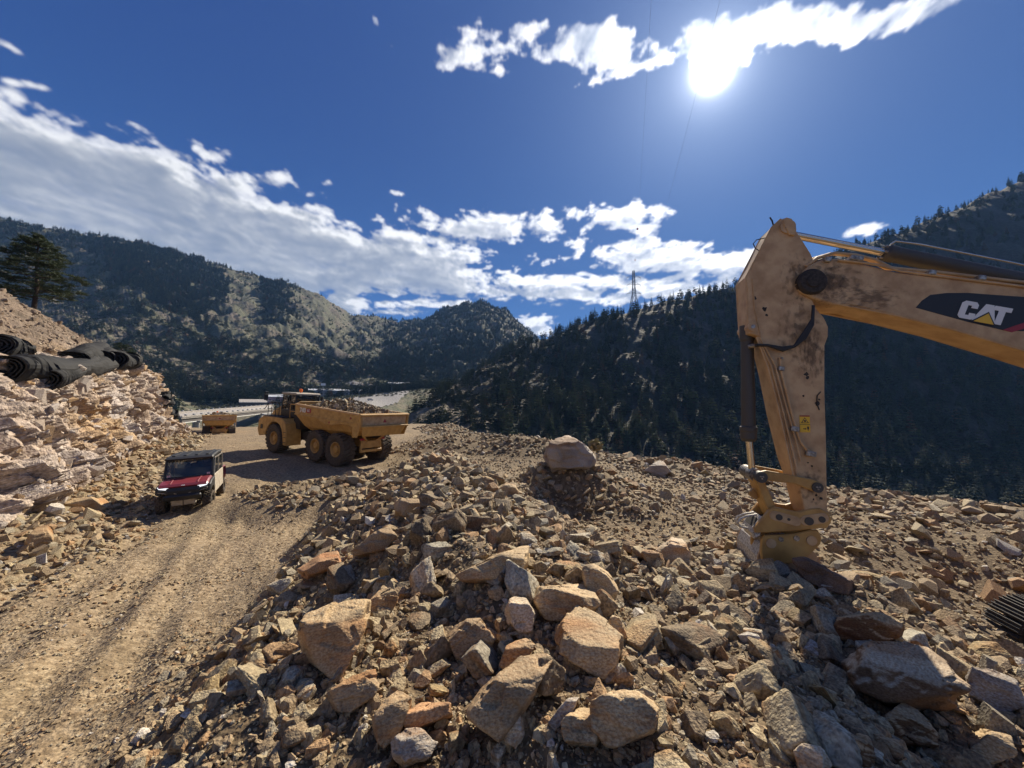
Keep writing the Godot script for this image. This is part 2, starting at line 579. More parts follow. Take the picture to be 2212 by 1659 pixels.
func cone(x: float, z: float, cx: float, cz: float, rx: float, rz: float, turn := 0.0) -> float:
	var dx := x - cx
	var dz := z - cz
	var a := (dx * cos(turn) + dz * sin(turn)) / rx
	var b := (dz * cos(turn) - dx * sin(turn)) / rz
	return clampf(1.12 - sqrt(a * a + b * b + 0.02), 0.0, 1.0)

func soft(k: float) -> float:
	return k * k * (3.0 - 2.0 * k)

const RUTS := [-4.6, -3.75, -2.9, -1.95, -1.1]

func track_axes(x: float, z: float) -> Vector2:      # (across, along) the way the trucks drive
	var along := -0.51 * x - 0.86 * z
	return Vector2(0.86 * x - 0.51 * z + 0.5 * sin(along * 0.13 + 0.6) + 0.015 * maxf(0.0, along - 12.0) * (along - 12.0), along)

func road_y(x: float, z: float) -> float:
	var s := -0.7 * x - 0.7 * z
	var up := 0.55 * smoothstep(20.0, 32.0, s) * smoothstep(4.0, -8.0, x)
	var over := maxf(0.0, s - 45.0)
	return up - over * 0.085

func bench(x: float, z: float) -> float:       # 0 on the haul road, 1 on the rubble beside it
	return smoothstep(-1.3, 1.3, x + 2.4 - 0.21 * maxf(z, -27.0) + fbm.get_noise_2d(x * 6.0, z * 6.0) * 1.5)

func heap(x: float, z: float) -> float:
	var wob := fbm.get_noise_2d(x * 9.0, z * 9.0)
	var xx := x + wob * 0.6
	var zz := z + fbm.get_noise_2d(x * 9.0 + 70.0, z * 9.0) * 0.6
	var h := 1.42 * soft(bump(xx, zz, 0.35, -1.6, 3.5, 7.6)) 
	h = maxf(h, 0.95 * soft(bump(xx, zz, 1.6, -4.2, 4.4, 5.0)))
	# ridge running away to its peak
	var seg := sd_line([[0.6, -2.0], [-0.8, -7.5], [-2.4, -12.9]], xx, zz)
	var crest := lerpf(1.60, 1.80, clampf(seg.y / 11.0, 0, 1))
	h = maxf(h, crest * clampf(1.12 - absf(seg.x) / 3.3, 0.0, 1.0))
	# right shoulder, the bank under the bucket, and the small heap below the big boulder
	h = maxf(h, 0.85 * soft(bump(xx, zz, 3.4, -4.2, 3.2, 4.0, 0.35)))
	h = maxf(h, 0.86 * cone(xx, zz, 4.4, -6.6, 3.2, 2.8))
	h = maxf(h, 1.55 * cone(xx, zz, 1.95, -13.4, 3.2, 2.6))
	h = maxf(h, 0.8 * cone(xx, zz, -5.2, -14.6, 5.5, 2.6, -0.2))
	# the berm right of the truck's tail
	h = maxf(h, 1.25 * cone(xx, zz, -4.6, -28.0, 4.5, 3.4, -0.1))
	h = maxf(h, 1.35 * cone(xx, zz, 0.6, -27.0, 5.5, 3.2, 0.3))
	return h

func ground_y(x: float, z: float) -> float:
	var y := road_y(x, z)
	var d := sqrt(x * x + z * z)
	# the bench right of the road: tipped rubble, rising to a low berm along its outer edge
	var rim := sd_line(RIM, x, z)
	var on_bench := bench(x, z)
	var hp := heap(x, z)
	y += on_bench * (0.25 + 0.30 * fbm.get_noise_2d(x * 5.0 + 31.0, z * 5.0))
	var berm := exp(-pow((rim.x + 1.9) / 1.6, 2.0))
	y += berm * (0.30 + 0.45 * clampf(fbm.get_noise_2d(rim.y * 3.2, 7.0) + 0.45, 0, 1.3)) * smoothstep(34.0, 22.0, rim.y - 30.0)
	y -= 0.55 * smoothstep(6.0, 16.0, x) * smoothstep(-22.0, -12.0, z)
	y = maxf(y, hp) + minf(maxf(hp, 0.0), 0.25) * 0.5
	# the pit the excavator works in
	y -= 1.35 * soft(clampf(cone(x, z, 10.0, -6.0, 5.6, 5.4, 0.1), 0, 1))
	var bank := cone(x, z, 4.5, -5.4, 2.9, 2.1)
	y = maxf(y, 1.06 * bank - 1.2 * (1.0 - smoothstep(0.0, 0.5, bank))) if bank > 0.0 else y
	# ruts along the road
	var on_road := clampf(1.0 - hp * 4.0, 0, 1) * (1.0 - on_bench)
	if on_road > 0.01:
		var t := track_axes(x, z)
		y += on_road * (0.05 * fbm.get_noise_2d(t.x * 30.0, t.y * 2.2) + 0.05 * fbm.get_noise_2d(t.x * 9.0 + 50.0, t.y * 3.0))
		for q in RUTS: y += on_road * (0.035 * exp(-pow((absf(t.x - q) - 0.36) / 0.12, 2.0)) - 0.042 * exp(-pow((t.x - q) / 0.24, 2.0)))
	y += 0.05 * fbm.get_noise_2d(x * 26.0, z * 26.0) + 0.10 * fbm.get_noise_2d(x * 10.0, z * 10.0)
	# talus at the foot of the cut, and the ground behind it
	var toe := sd_line(TOE, x, z)
	if toe.x > -3.0:
		y += 0.55 * pow(clampf((toe.x + 3.0) / 3.5, 0, 1), 1.6)
	# beyond the rim the fill slopes down
	if rim.x > 0.0: y -= rim.x * 0.72
	return y

func ground_tint(x: float, z: float) -> Color:
	var n := fbm.get_noise_2d(x * 7.0 + 200.0, z * 7.0)
	var n2 := fbm.get_noise_2d(x * 30.0, z * 30.0 + 90.0)
	var hp := heap(x, z)
	var road := Color(0.42, 0.318, 0.20)
	var soil := Color(0.225, 0.162, 0.09)
	var c := road.lerp(soil, clampf(hp * 1.6 + bench(x, z) * 0.8, 0, 1))
	c = c.lerp(Color(0.46, 0.35, 0.195), clampf(n * 0.8, 0, 0.5))
	var t := track_axes(x, z)
	var bare := (1.0 - clampf(hp * 3.0, 0, 1)) * smoothstep(-1.0, -4.0, x)
	c = c.lerp(Color(0.29, 0.225, 0.15), clampf(fbm.get_noise_2d(t.x * 26.0, t.y * 2.0) * 1.5, 0, 0.5) * bare * (0.4 + clampf(0.4 + fbm.get_noise_2d(x * 9.0, z * 9.0 + 40.0) * 1.6, 0, 0.6)))
	for q in RUTS: c = c.lerp(Color(0.49, 0.38, 0.235), 0.6 * exp(-pow((t.x - q) / 0.22, 2.0)) * bare * clampf(0.6 + n2 * 1.2, 0, 1))
	return c * (1.0 + 0.25 * n2)

func make_ground() -> void:
	var p := PackedVector3Array()
	var c := PackedColorArray()
	var na := 520
	var nr := 250
	for i in na:
		var k := float(i) / (na - 1)
		var a := lerpf(-1.45, 1.45, k)
		for j in nr:
			var r := 0.35 * pow(230.0, float(j) / (nr - 1))
			var x := sin(a) * r
			var z := -cos(a) * r + 0.25
			p.append(Vector3(x, ground_y(x, z), z))
			c.append(ground_tint(x, z))
	struct("ground", sheet(na, nr, p, c), M.ground, "tan dirt haul road and rubble bench")
	# behind the camera the bench simply goes on
	p = PackedVector3Array(); c = PackedColorArray()
	for i in 60:
		for j in 40:
			var a := lerpf(1.45, TAU - 1.45, i / 59.0)
			var r := 0.35 * pow(230.0, j / 39.0)
			var x := sin(a) * r
			var z := -cos(a) * r + 0.25
			p.append(Vector3(x, ground_y(x, minf(z, 6.0)) if x < 20.0 else -0.3 - (x - 20.0) * 0.7, z))
			c.append(ground_tint(x, z))
	struct("ground", sheet(60, 40, p, c), M.ground, "tan dirt bench going on behind the viewer")

# ---------- the rock cut ----------
const FACE_TOP := [[0.0, 4.6], [25.0, 5.0], [33.0, 5.9], [50.0, 6.9], [58.0, 5.4], [67.0, 2.4], [84.0, 1.0]]

func cut_height(s: float) -> float:      # height of the steep face along the toe
	return curve(FACE_TOP, s)

func toe_point(s: float) -> Array:       # a point of the toe and the direction into the hill
	var along := 0.0
	for i in TOE.size() - 1:
		var a := Vector3(TOE[i][0], 0, TOE[i][1])
		var b := Vector3(TOE[i + 1][0], 0, TOE[i + 1][1])
		var l := a.distance_to(b)
		if s <= along + l or i == TOE.size() - 2:
			var d := (b - a).normalized()
			return [a + d * (s - along), Vector3(d.z, 0, -d.x)]
		along += l
	return []

func cut_profile(s: float, t: float) -> Vector2:    # t 0..1 from under the toe over the face to the top of the hill: (into the hill, up)
	var H := cut_height(s)
	var top := lerpf(1.15, 0.10, smoothstep(36.0, 53.0, s))
	var pts := [Vector2(-1.3, -0.5), Vector2(0.0, 0.35), Vector2(0.9, H * 0.30), Vector2(1.9, H * 0.72), Vector2(2.7, H), Vector2(3.9, H + 0.7 * top + 0.1), Vector2(6.0, H + 2.3 * top + 0.2), Vector2(9.5, H + 4.3 * top + 0.2), Vector2(14.0, H + 5.2 * top), Vector2(24.0, H + 4.5 * top - 1.5), Vector2(42.0, H - 6.0)]
	var stops := [0.0, 0.08, 0.26, 0.46, 0.58, 0.64, 0.74, 0.84, 0.90, 0.95, 1.0]
	for i in pts.size() - 1:
		if t <= stops[i + 1]:
			return pts[i].lerp(pts[i + 1], (t - stops[i]) / (stops[i + 1] - stops[i]))
	return pts[-1]

func smooth_toe(s: float) -> Array:
	var o := Vector3.ZERO
	var n := Vector3.ZERO
	for k in [-2.4, -1.2, 0.0, 1.2, 2.4]:
		var q := toe_point(s + k)
		o += q[0]; n += q[1]
	return [o / 5.0, n.normalized()]

func cut_point(s: float, t: float, rough := 1.0) -> Vector3:
	var q := smooth_toe(s)
	var o: Vector3 = q[0]
	var n: Vector3 = q[1]
	var pr := cut_profile(s, t)
	var p := o + n * pr.x + Vector3.UP * (pr.y + road_y(o.x, o.z))
	var face_k := smoothstep(0.05, 0.14, t) * smoothstep(0.66, 0.54, t)
	var hill_k := smoothstep(0.58, 0.7, t)
	# blocks stepping in and out along dipping strata
	var dip := Vector3(p.x * 0.75 + p.y * 0.5, p.y * 1.05 - (p.x + p.z) * 0.42, p.z * 0.75)
	var w := fbm.get_noise_3dv(p * 6.0) * 0.5
	var b1 := cell.get_noise_3d(dip.x * 7.0 + w * 8.0, dip.y * 8.5, dip.z * 7.0 + w * 8.0)
	var b2 := cell.get_noise_3d(dip.x * 19.0 + 40.0 + w * 9.0, dip.y * 21.0, dip.z * 19.0)
	var big := fbm.get_noise_2d(s * 5.0, p.y * 6.0)
	var out := face_k * (0.95 * big + 0.30 * cell.get_noise_3d(p.x * 10.0 + w * 6.0, p.y * 3.2, p.z * 10.0) + 0.42 * b1 + 0.24 * b2 + 0.16 * ridge.get_noise_3dv(p * 14.0)) + hill_k * (0.5 * fbm.get_noise_2d(p.x * 4.0, p.z * 4.0) + 0.32 * b1 + 0.18 * b2 * smoothstep(0.85, 0.66, t))
	p -= n * out * rough * (1.0 - 0.7 * hill_k) + Vector3.UP * -out * 0.35 * rough
	return p

func make_cut() -> void:
	var p := PackedVector3Array()
	var c := PackedColorArray()
	var ns := 620
	var nt := 230
	for i in ns:
		var k := float(i) / (ns - 1)
		var s := lerpf(0.0, 84.0, 0.45 * k + 0.55 * k * k)
		var H := cut_height(s)
		for j in nt:
			var kt := float(j) / (nt - 1)
			var t := kt * 0.78 if kt < 0.8 else lerpf(0.624, 1.0, (kt - 0.8) / 0.2)
			var q := cut_point(s, t)
			p.append(q)
			var n := fbm.get_noise_3dv(q * 7.0)
			var n2 := cell.get_noise_3d(q.x * 16.0, q.y * 34.0, q.z * 16.0)
			var col := Color(0.50, 0.39, 0.30).lerp(Color(0.60, 0.52, 0.455), clampf(0.5 + n * 1.6, 0, 1))
			col = col.lerp(Color(0.55, 0.36, 0.17), clampf(fbm.get_noise_3dv(q * 4.0 + Vector3(50, 0, 9)) * 2.2 - 0.15, 0, 0.8))
			col = col.lerp(Color(0.46, 0.31, 0.18), smoothstep(30.0, 60.0, s) * 0.5)
			col = col.lerp(Color(0.225, 0.165, 0.115), smoothstep(0.56, 0.66, t))
			col = col.lerp(Color(0.42, 0.30, 0.18), smoothstep(0.12, 0.03, t))
			c.append(col * (1.0 + 0.18 * n2))
	struct("hillside", sheet(ns, nt, p, c, true), M.rock_face, "blasted pale rock cut with a brown rubble slope above it")

# ---------- the mountains ----------
# columns of the far side: photo u, then (distance, photo v) from the near foot to behind the skyline
const FAR_SIDE := [
	[-1600, 60, 1000, 150, 900, 250, 800, 400, 660, 550, 550, 700, 450, 1000, 540],
	[-500, 60, 1000, 150, 900, 250, 800, 400, 660, 550, 540, 700, 440, 1000, 540],
	[0, 60, 970, 130, 890, 220, 800, 400, 690, 550, 590, 700, 472, 1000, 560],
	[130, 60, 980, 130, 905, 220, 822, 400, 705, 560, 605, 720, 497, 1000, 570],
	[300, 60, 1000, 150, 930, 240, 862, 380, 745, 520, 640, 760, 524, 1050, 590],
	[430, 60, 1010, 180, 945, 250, 898, 350, 828, 480, 722, 820, 558, 1100, 630],
	[560, 60, 1010, 180, 945, 255, 892, 360, 838, 500, 742, 880, 598, 1150, 660],
	[640, 60, 1010, 190, 940, 260, 890, 370, 846, 520, 752, 920, 616, 1200, 680],
	[700, 60, 1010, 215, 905, 290, 871, 400, 842, 540, 762, 950, 641, 1250, 700],
	[755, 60, 1010, 220, 900, 320, 862, 420, 841, 560, 772, 1000, 680, 1300, 730],
	[800, 60, 1010, 225, 897, 330, 858, 430, 841, 580, 776, 1030, 680, 1350, 740],
	[860, 60, 1200, 170, 980, 335, 856, 440, 840, 620, 775, 1100, 698, 1400, 750],
	[920, 60, 1450, 170, 1060, 350, 854, 470, 836, 650, 770, 1150, 688, 1450, 750],
	[960, 60, 1450, 170, 1060, 360, 853, 490, 834, 680, 760, 1160, 668, 1500, 740],
	[1000, 60, 1450, 170, 1060, 360, 853, 500, 830, 690, 750, 1170, 657, 1500, 740],
	[1040, 60, 1450, 170, 1060, 360, 853, 500, 830, 700, 745, 1180, 652, 1500, 740],
	[1090, 60, 1450, 170, 1060, 360, 853, 500, 830, 720, 750, 1180, 670, 1500, 750],
	[1130, 60, 1450, 170, 1060, 360, 853, 500, 830, 740, 770, 1180, 703, 1500, 760],
	[1155, 60, 1450, 170, 1060, 360, 853, 500, 830, 750, 780, 1180, 725, 1500, 780],
	[1180, 60, 1450, 170, 1070, 360, 900, 500, 850, 750, 790, 1180, 740, 1500, 780],
	[1250, 60, 1450, 170, 1150, 360, 1010, 500, 960, 760, 900, 1180, 800, 1500, 800],
	[3900, 60, 1450, 170, 1150, 360, 1010, 500, 960, 760, 900, 1180, 800, 1500, 810]]
# the wooded slope across the gorge on the right
const NEAR_SIDE := [
	[850, 110, 1110, 175, 965, 190, 935, 200, 912, 260, 960],
	[900, 110, 1110, 170, 945, 190, 908, 212, 878, 290, 940],
	[950, 110, 1110, 170, 940, 200, 890, 240, 846, 330, 930],
	[1010, 70, 1400, 180, 935, 230, 872, 290, 815, 400, 920],
	[1060, 70, 1400, 190, 930, 260, 850, 345, 782, 500, 900],
	[1120, 70, 1400, 200, 930, 290, 830, 400, 745, 580, 880],
	[1180, 70, 1400, 205, 940, 310, 815, 430, 731, 620, 860],
	[1250, 70, 1400, 205, 950, 315, 805, 440, 698, 640, 840],
	[1320, 70, 1400, 205, 955, 315, 795, 440, 678, 640, 820],
	[1385, 70, 1400, 210, 960, 315, 785, 440, 665, 640, 810],
	[1440, 70, 1400, 210, 965, 315, 780, 445, 650, 640, 800],
	[1520, 70, 1400, 210, 970, 320, 775, 450, 636, 650, 780],
	[1600, 70, 1400, 210, 975, 320, 770, 455, 617, 660, 760],
	[1700, 70, 1400, 210, 985, 320, 755, 465, 598, 670, 740],
	[1780, 70, 1400, 210, 990, 320, 740, 475, 565, 690, 700],
	[1850, 70, 1400, 210, 1000, 325, 725, 485, 530, 700, 680],
	[1950, 70, 1400, 210, 1010, 325, 705, 495, 500, 720, 650],
	[2080, 70, 1400, 210, 1020, 325, 680, 510, 445, 740, 620],
	[2212, 70, 1400, 210, 1030, 325, 650, 525, 386, 760, 580],
	[2550, 70, 1400, 210, 1070, 325, 560, 540, 270, 800, 470],
	[3300, 70, 1400, 210, 1100, 320, 400, 540, 60, 800, 250],
	[4600, 70, 1400, 210, 1200, 320, 200, 540, -200, 800, 50]]

func column(t: Array, u: float) -> Array:
	var i := 0
	while i < t.size() - 2 and u > t[i + 1][0]: i += 1
	var k := clampf((u - t[i][0]) / (t[i + 1][0] - t[i][0]), 0, 1)
	var out := []
	for n in range(1, t[i].size()): out.append(lerpf(t[i][n], t[i + 1][n], k))
	return out

func along_column(cl: Array, w: float) -> Vector2:       # w 0..n-1 -> (distance, v), with a rounded course
	var n := cl.size() / 2
	var i := clampi(int(w), 0, n - 2)
	var k := w - i
	var P := func(q: int) -> Vector2:
		var z := clampi(q, 0, n - 1)
		return Vector2(cl[z * 2], cl[z * 2 + 1])
	var a: Vector2 = P.call(i)
	var b: Vector2 = P.call(i + 1)
	var s: Vector2 = a.lerp(b, k)
	var c: Vector2 = a.cubic_interpolate(b, P.call(i - 1), P.call(i + 2), k)
	return s.lerp(c, 0.6)

func land(t: Array, u: float, w: float, far: bool) -> Vector3:
	var q := along_column(column(t, u), w)
	var p := at(u, q.y, q.x)
	var amp := q.x * 0.022
	var calm := 1.0
	if far:
		calm = clampf((w - 2.3) / 1.0, 0.0, 1.0) if u > 380.0 else clampf(w - 0.5, 0.0, 1.0)
		calm *= 1.0 - 0.55 * smoothstep(4.2, 5.0, w)
	else:
		calm = clampf(w * 0.9, 0.0, 1.0) * (1.0 - 0.6 * smoothstep(2.2, 3.0, w))
	var g := fbm.get_noise_2d(p.x * 0.55, p.z * 0.55) * 1.2 + fbm.get_noise_2d(p.x * 2.2 + 90.0, p.z * 2.2) * 0.22 - 0.5 * absf(ridge.get_noise_2d(p.x * 0.35, p.z * 0.35))
	p.y += g * amp * calm
	var crag := clampf(fbm.get_noise_2d(p.x * 0.9 + 400.0, p.z * 0.9) * 2.6 - 0.15, 0, 1) * calm
	p.y += crag * (3.0 if u < 700.0 and w < 3.6 else 0.2) * absf(cell.get_noise_3d(p.x * 2.2, p.y * 5.0, p.z * 2.2))
	return p

func wood(p: Vector3, u: float, w: float, far: bool) -> float:    # how thick trees stand
	var n := fbm.get_noise_2d(p.x * 0.7 + 900.0, p.z * 0.7)
	if not far:
		var k := 0.95
		k *= 1.0 - smoothstep(0.0, 60.0, 1045.0 - u - maxf(0.0, w - 1.9) * 180.0) * 0.9 * smoothstep(2.95, 2.5, w)      # bare spur
		k *= 1.0 - 0.85 * exp(-pow((u - 1415.0 + (3.0 - w) * 60.0) / 50.0, 2.0)) * smoothstep(1.3, 2.4, w)            # rocky knoll and streak
		k *= 1.0 - 0.75 * exp(-pow((u - 2190.0) / 130.0, 2.0)) * smoothstep(1.9, 2.4, w) * smoothstep(3.0, 2.7, w)
		return clampf(k + n * 0.75, 0, 1)
	if w < 2.35 and u > 380.0: return 0.0
	var k := 0.36 + n * 0.8
	# the dark stand high on the left mountain
	var cx := (u - 360.0) / 135.0
	var cy := (w - (4.55 + (u - 360.0) * 0.0006)) / 0.45
	if cx * cx + cy * cy < 1.0: k = 1.0
	k += 0.7 * smoothstep(60.0, 0.0, absf(u - 600.0)) * smoothstep(4.3, 4.7, w)
	k += 0.95 * smoothstep(740.0, 850.0, u) * smoothstep(6.0, 5.0, w) * (0.4 + 0.6 * smoothstep(3.6, 4.0, w)) * (1.0 - 0.6 * smoothstep(4.4, 4.8, w) * smoothstep(900.0, 860.0, u))
	k += 0.22 * exp(-pow((w - 3.75) / 0.35, 2.0)) * smoothstep(330.0, 450.0, u)
	k += 0.35 * smoothstep(2.9, 2.4, w) * smoothstep(300.0, 400.0, u)
	k *= 1.0 - 0.85 * exp(-pow((u - 700.0) / 70.0, 2.0)) * smoothstep(4.0, 4.6, w)
	k *= 1.0 - 0.8 * exp(-pow((u - 500.0) / 50.0, 2.0)) * smoothstep(3.9, 4.2, w) * smoothstep(4.7, 4.4, w)
	return clampf(k, 0, 1)

func make_mountains() -> void:
	for side in 2:
		var far := side == 0
		var t: Array = FAR_SIDE if far else NEAR_SIDE
		var u0 := -1600.0 if far else 850.0
		var u1 := 3900.0 if far else 4600.0
		var nu := 560 if far else 420
		var nv := 260 if far else 170
		var wmax := 6.0 if far else 4.0
		var p := PackedVector3Array()
		var c := PackedColorArray()
		for i in nu:
			var k := float(i) / (nu - 1)
			var u := lerpf(u0, u1, k)
			if far: u = lerpf(-1600.0, 0.0, k / 0.08) if k < 0.08 else (lerpf(0.0, 1250.0, (k - 0.08) / 0.84) if k < 0.92 else lerpf(1250.0, 3900.0, (k - 0.92) / 0.08))
			else: u = lerpf(850.0, 2300.0, k / 0.85) if k < 0.85 else lerpf(2300.0, 4600.0, (k - 0.85) / 0.15)
			for j in nv:
				var w := wmax * j / (nv - 1)
				var q := land(t, u, w, far)
				p.append(q)
				var n := fbm.get_noise_2d(q.x * 1.6, q.z * 1.6)
				var n2 := fbm.get_noise_2d(q.x * 6.0, q.z * 6.0 + 77.0)
				var grass := Color(0.225, 0.195, 0.125).lerp(Color(0.30, 0.255, 0.175), clampf(0.5 + n * 1.4, 0, 1))
				grass = grass.lerp(Color(0.12, 0.125, 0.075), clampf(wood(q, u, w, far) * 0.8 + n2 * 0.5, 0, 1))
				var crag := clampf(fbm.get_noise_2d(q.x * 0.9 + 400.0, q.z * 0.9) * 2.6 - 0.15, 0, 1)
				if far and u < 700.0 and w > 2.5 and w < 3.6: crag = maxf(crag, 0.7 * smoothstep(0.0, 0.25, n + 0.2))
				if not far and u < 1060.0: crag = 0.8
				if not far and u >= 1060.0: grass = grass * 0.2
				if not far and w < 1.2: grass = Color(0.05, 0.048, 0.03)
				if far and w > 2.3: grass = grass.lerp(Color(0.20, 0.185, 0.12), 0.4) * Color(0.47, 0.52, 0.44)
				grass = grass.lerp(Color(0.165, 0.132, 0.10) if far or u < 1060.0 else Color(0.07, 0.055, 0.042), crag)
				if far and w < 2.4 and u > 380.0: grass = Color(0.11, 0.115, 0.06).lerp(Color(0.2, 0.17, 0.11), clampf(0.4 + n * 2.0, 0, 1))
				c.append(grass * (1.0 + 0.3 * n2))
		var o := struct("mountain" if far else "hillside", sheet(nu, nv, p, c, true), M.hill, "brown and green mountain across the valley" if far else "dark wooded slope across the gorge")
	# low ground under everything, out to the horizon
	var g := PackedVector3Array()
	var gc := PackedColorArray()
	for i in 41:
		for j in 41:
			g.append(Vector3((i - 20) * 200.0, -95.0, (j - 20) * 200.0))
			gc.append(Color(0.2, 0.19, 0.12))
	struct("terrain", sheet(41, 41, g, gc, true), M.hill, "valley ground out to the horizon")

# ---------- stones ----------
func hull(planes: Array, big := 3.0) -> Array:     # the convex body inside planes [normal, distance], as polygons
	var polys := []
	for s in [-1, 1]:
		for ax in 3:
			var q := []
			for k in [[-1, -1], [1, -1], [1, 1], [-1, 1]]:
				var v := Vector3.ZERO
				v[ax] = s * big
				v[(ax + 1) % 3] = k[0] * big
				v[(ax + 2) % 3] = k[1] * big
				q.append(v)
			polys.append(q)
	for pl in planes:
		var n: Vector3 = pl[0]
		var d: float = pl[1]
		var next := []
		var rim := []
		for q in polys:
			var o := []
			for i in q.size():
				var a: Vector3 = q[i]
				var b: Vector3 = q[(i + 1) % q.size()]
				var da := n.dot(a) - d
				var db := n.dot(b) - d
				if da <= 0: o.append(a)
				if (da < 0 and db > 0) or (da > 0 and db < 0):
					var x := a.lerp(b, da / (da - db))
					o.append(x)
					rim.append(x)
			if o.size() > 2: next.append(o)
		if rim.size() > 2:
			var mid := Vector3.ZERO
			for x in rim: mid += x
			mid /= rim.size()
			var f := frame_of(n)
			rim.sort_custom(func(a, b): return atan2((a - mid).dot(f.y), (a - mid).dot(f.x)) < atan2((b - mid).dot(f.y), (b - mid).dot(f.x)))
			var cap := []
			for x in rim:
				if cap.is_empty() or cap[-1].distance_to(x) > 1e-4: cap.append(x)
			if cap.size() > 2: next.append(cap)
		polys = next
	return polys

func chip(r: RandomNumberGenerator, size: Vector3, cuts: int) -> ArrayMesh:    # a crisp angular stone, about 40 triangles, longest half-extent about 0.5
	var planes := []
	for i in cuts:
		var n := Vector3(r.randfn(), r.randfn(), r.randfn()).normalized()
		planes.append([n, r.randf_range(0.62, 0.98)])
	for ax in 3:
		for s in [-1, 1]:
			var n := Vector3.ZERO
			n[ax] = s
			n += Vector3(r.randfn(), r.randfn(), r.randfn()) * 0.16
			planes.append([n.normalized(), r.randf_range(0.72, 0.95)])
	var st := S()
	for q in hull(planes):
		var z := []
		for v in q: z.append(v * size * 0.5)
		face(st, z, Vector3.ZERO)
	st.generate_normals()
	return st.commit()

func ball(n: int) -> Array:        # directions on a cube-sphere and the triangles between them
	var dirs := PackedVector3Array()
	var idx := PackedInt32Array()
	var seen := {}
	for f in 6:
		var ids := []
		for i in n + 1:
			for j in n + 1:
				var a := tan((2.0 * i / n - 1.0) * PI / 4)
				var b := tan((2.0 * j / n - 1.0) * PI / 4)
				var v := Vector3.ZERO
				v[f % 3] = 1.0 if f < 3 else -1.0
				v[(f + 1) % 3] = a
				v[(f + 2) % 3] = b
				v = v.normalized()
				var key := Vector3i((v * 20000.0).round())
				if not seen.has(key):
					seen[key] = dirs.size()
					dirs.append(v)
				ids.append(seen[key])
		for i in n:
			for j in n:
				var q: int = i * (n + 1) + j
				var k := [ids[q], ids[q + n + 1], ids[q + n + 2], ids[q + 1]]
				if f < 3: idx.append_array([k[0], k[2], k[1], k[0], k[3], k[2]])
				else: idx.append_array([k[0], k[1], k[2], k[0], k[2], k[3]])
	return [dirs, idx]

var balls := {}

func boulder_mesh(planes: Array, n: int, rough: float, freq: float, shift: Vector3, scale := Vector3.ONE) -> ArrayMesh:   # planes round the origin, worn and chipped
	if not balls.has(n): balls[n] = ball(n)
	var dirs: PackedVector3Array = balls[n][0]
	var idx: PackedInt32Array = balls[n][1]
	var p := PackedVector3Array()
	var cols := PackedColorArray()
	for d in dirs:
		var r1 := 1e9
		var r2 := 1e9
		for pl in planes:
			var k: float = pl[0].dot(d)
			if k > 1e-3:
				var r: float = pl[1] / k
				if r < r1:
					r2 = r1
					r1 = r
				elif r < r2: r2 = r
		# edges are knocked off a little
		r1 -= r1 * 0.012 * exp(-(r2 - r1) / (0.03 * r1))
		var x := d * r1
		var q := x * freq + shift
		var lay := Vector3(q.x * 0.6, q.y * 2.4, q.z * 0.6)
		r1 += rough * (fbm.get_noise_3dv(q * 14.0) * 1.5 + absf(fbm.get_noise_3dv(lay * 26.0)) * 0.9 - 1.3 * maxf(0.0, cell.get_noise_3d(q.x * 13.0, q.y * 22.0, q.z * 13.0)) - 0.5 * maxf(0.0, cell.get_noise_3dv(q * 34.0)))
		var tint := 0.80 + 0.45 * fbm.get_noise_3dv(q * 22.0)
		var cc := Color(tint, tint, tint)
		var rust := clampf(fbm.get_noise_3dv(lay * 12.0 + Vector3(40, 0, 0)) * 3.0 - 0.25, 0, 1)
		cc = cc.lerp(Color(0.74, 0.50, 0.30) * tint * 1.2, rust * 0.8)
		cc = cc.lerp(Color(0.98, 0.96, 0.92), clampf(fbm.get_noise_3dv(lay * 40.0 + Vector3(0, 70, 0)) * 4.0 - 1.1, 0, 0.8))
		cols.append(cc)
		p.append(d * r1 * scale)
	var nor := PackedVector3Array()
	nor.resize(p.size())
	for k in range(0, idx.size(), 3):
		var m := (p[idx[k + 2]] - p[idx[k]]).cross(p[idx[k + 1]] - p[idx[k]])
		nor[idx[k]] += m; nor[idx[k + 1]] += m; nor[idx[k + 2]] += m
	for k in nor.size(): nor[k] = nor[k].normalized()
	var arr := []
	arr.resize(Mesh.ARRAY_MAX)
	arr[Mesh.ARRAY_VERTEX] = p
	arr[Mesh.ARRAY_NORMAL] = nor
	arr[Mesh.ARRAY_INDEX] = idx
	arr[Mesh.ARRAY_COLOR] = cols
	var me := ArrayMesh.new()
	me.add_surface_from_arrays(Mesh.PRIMITIVE_TRIANGLES, arr)
	return me

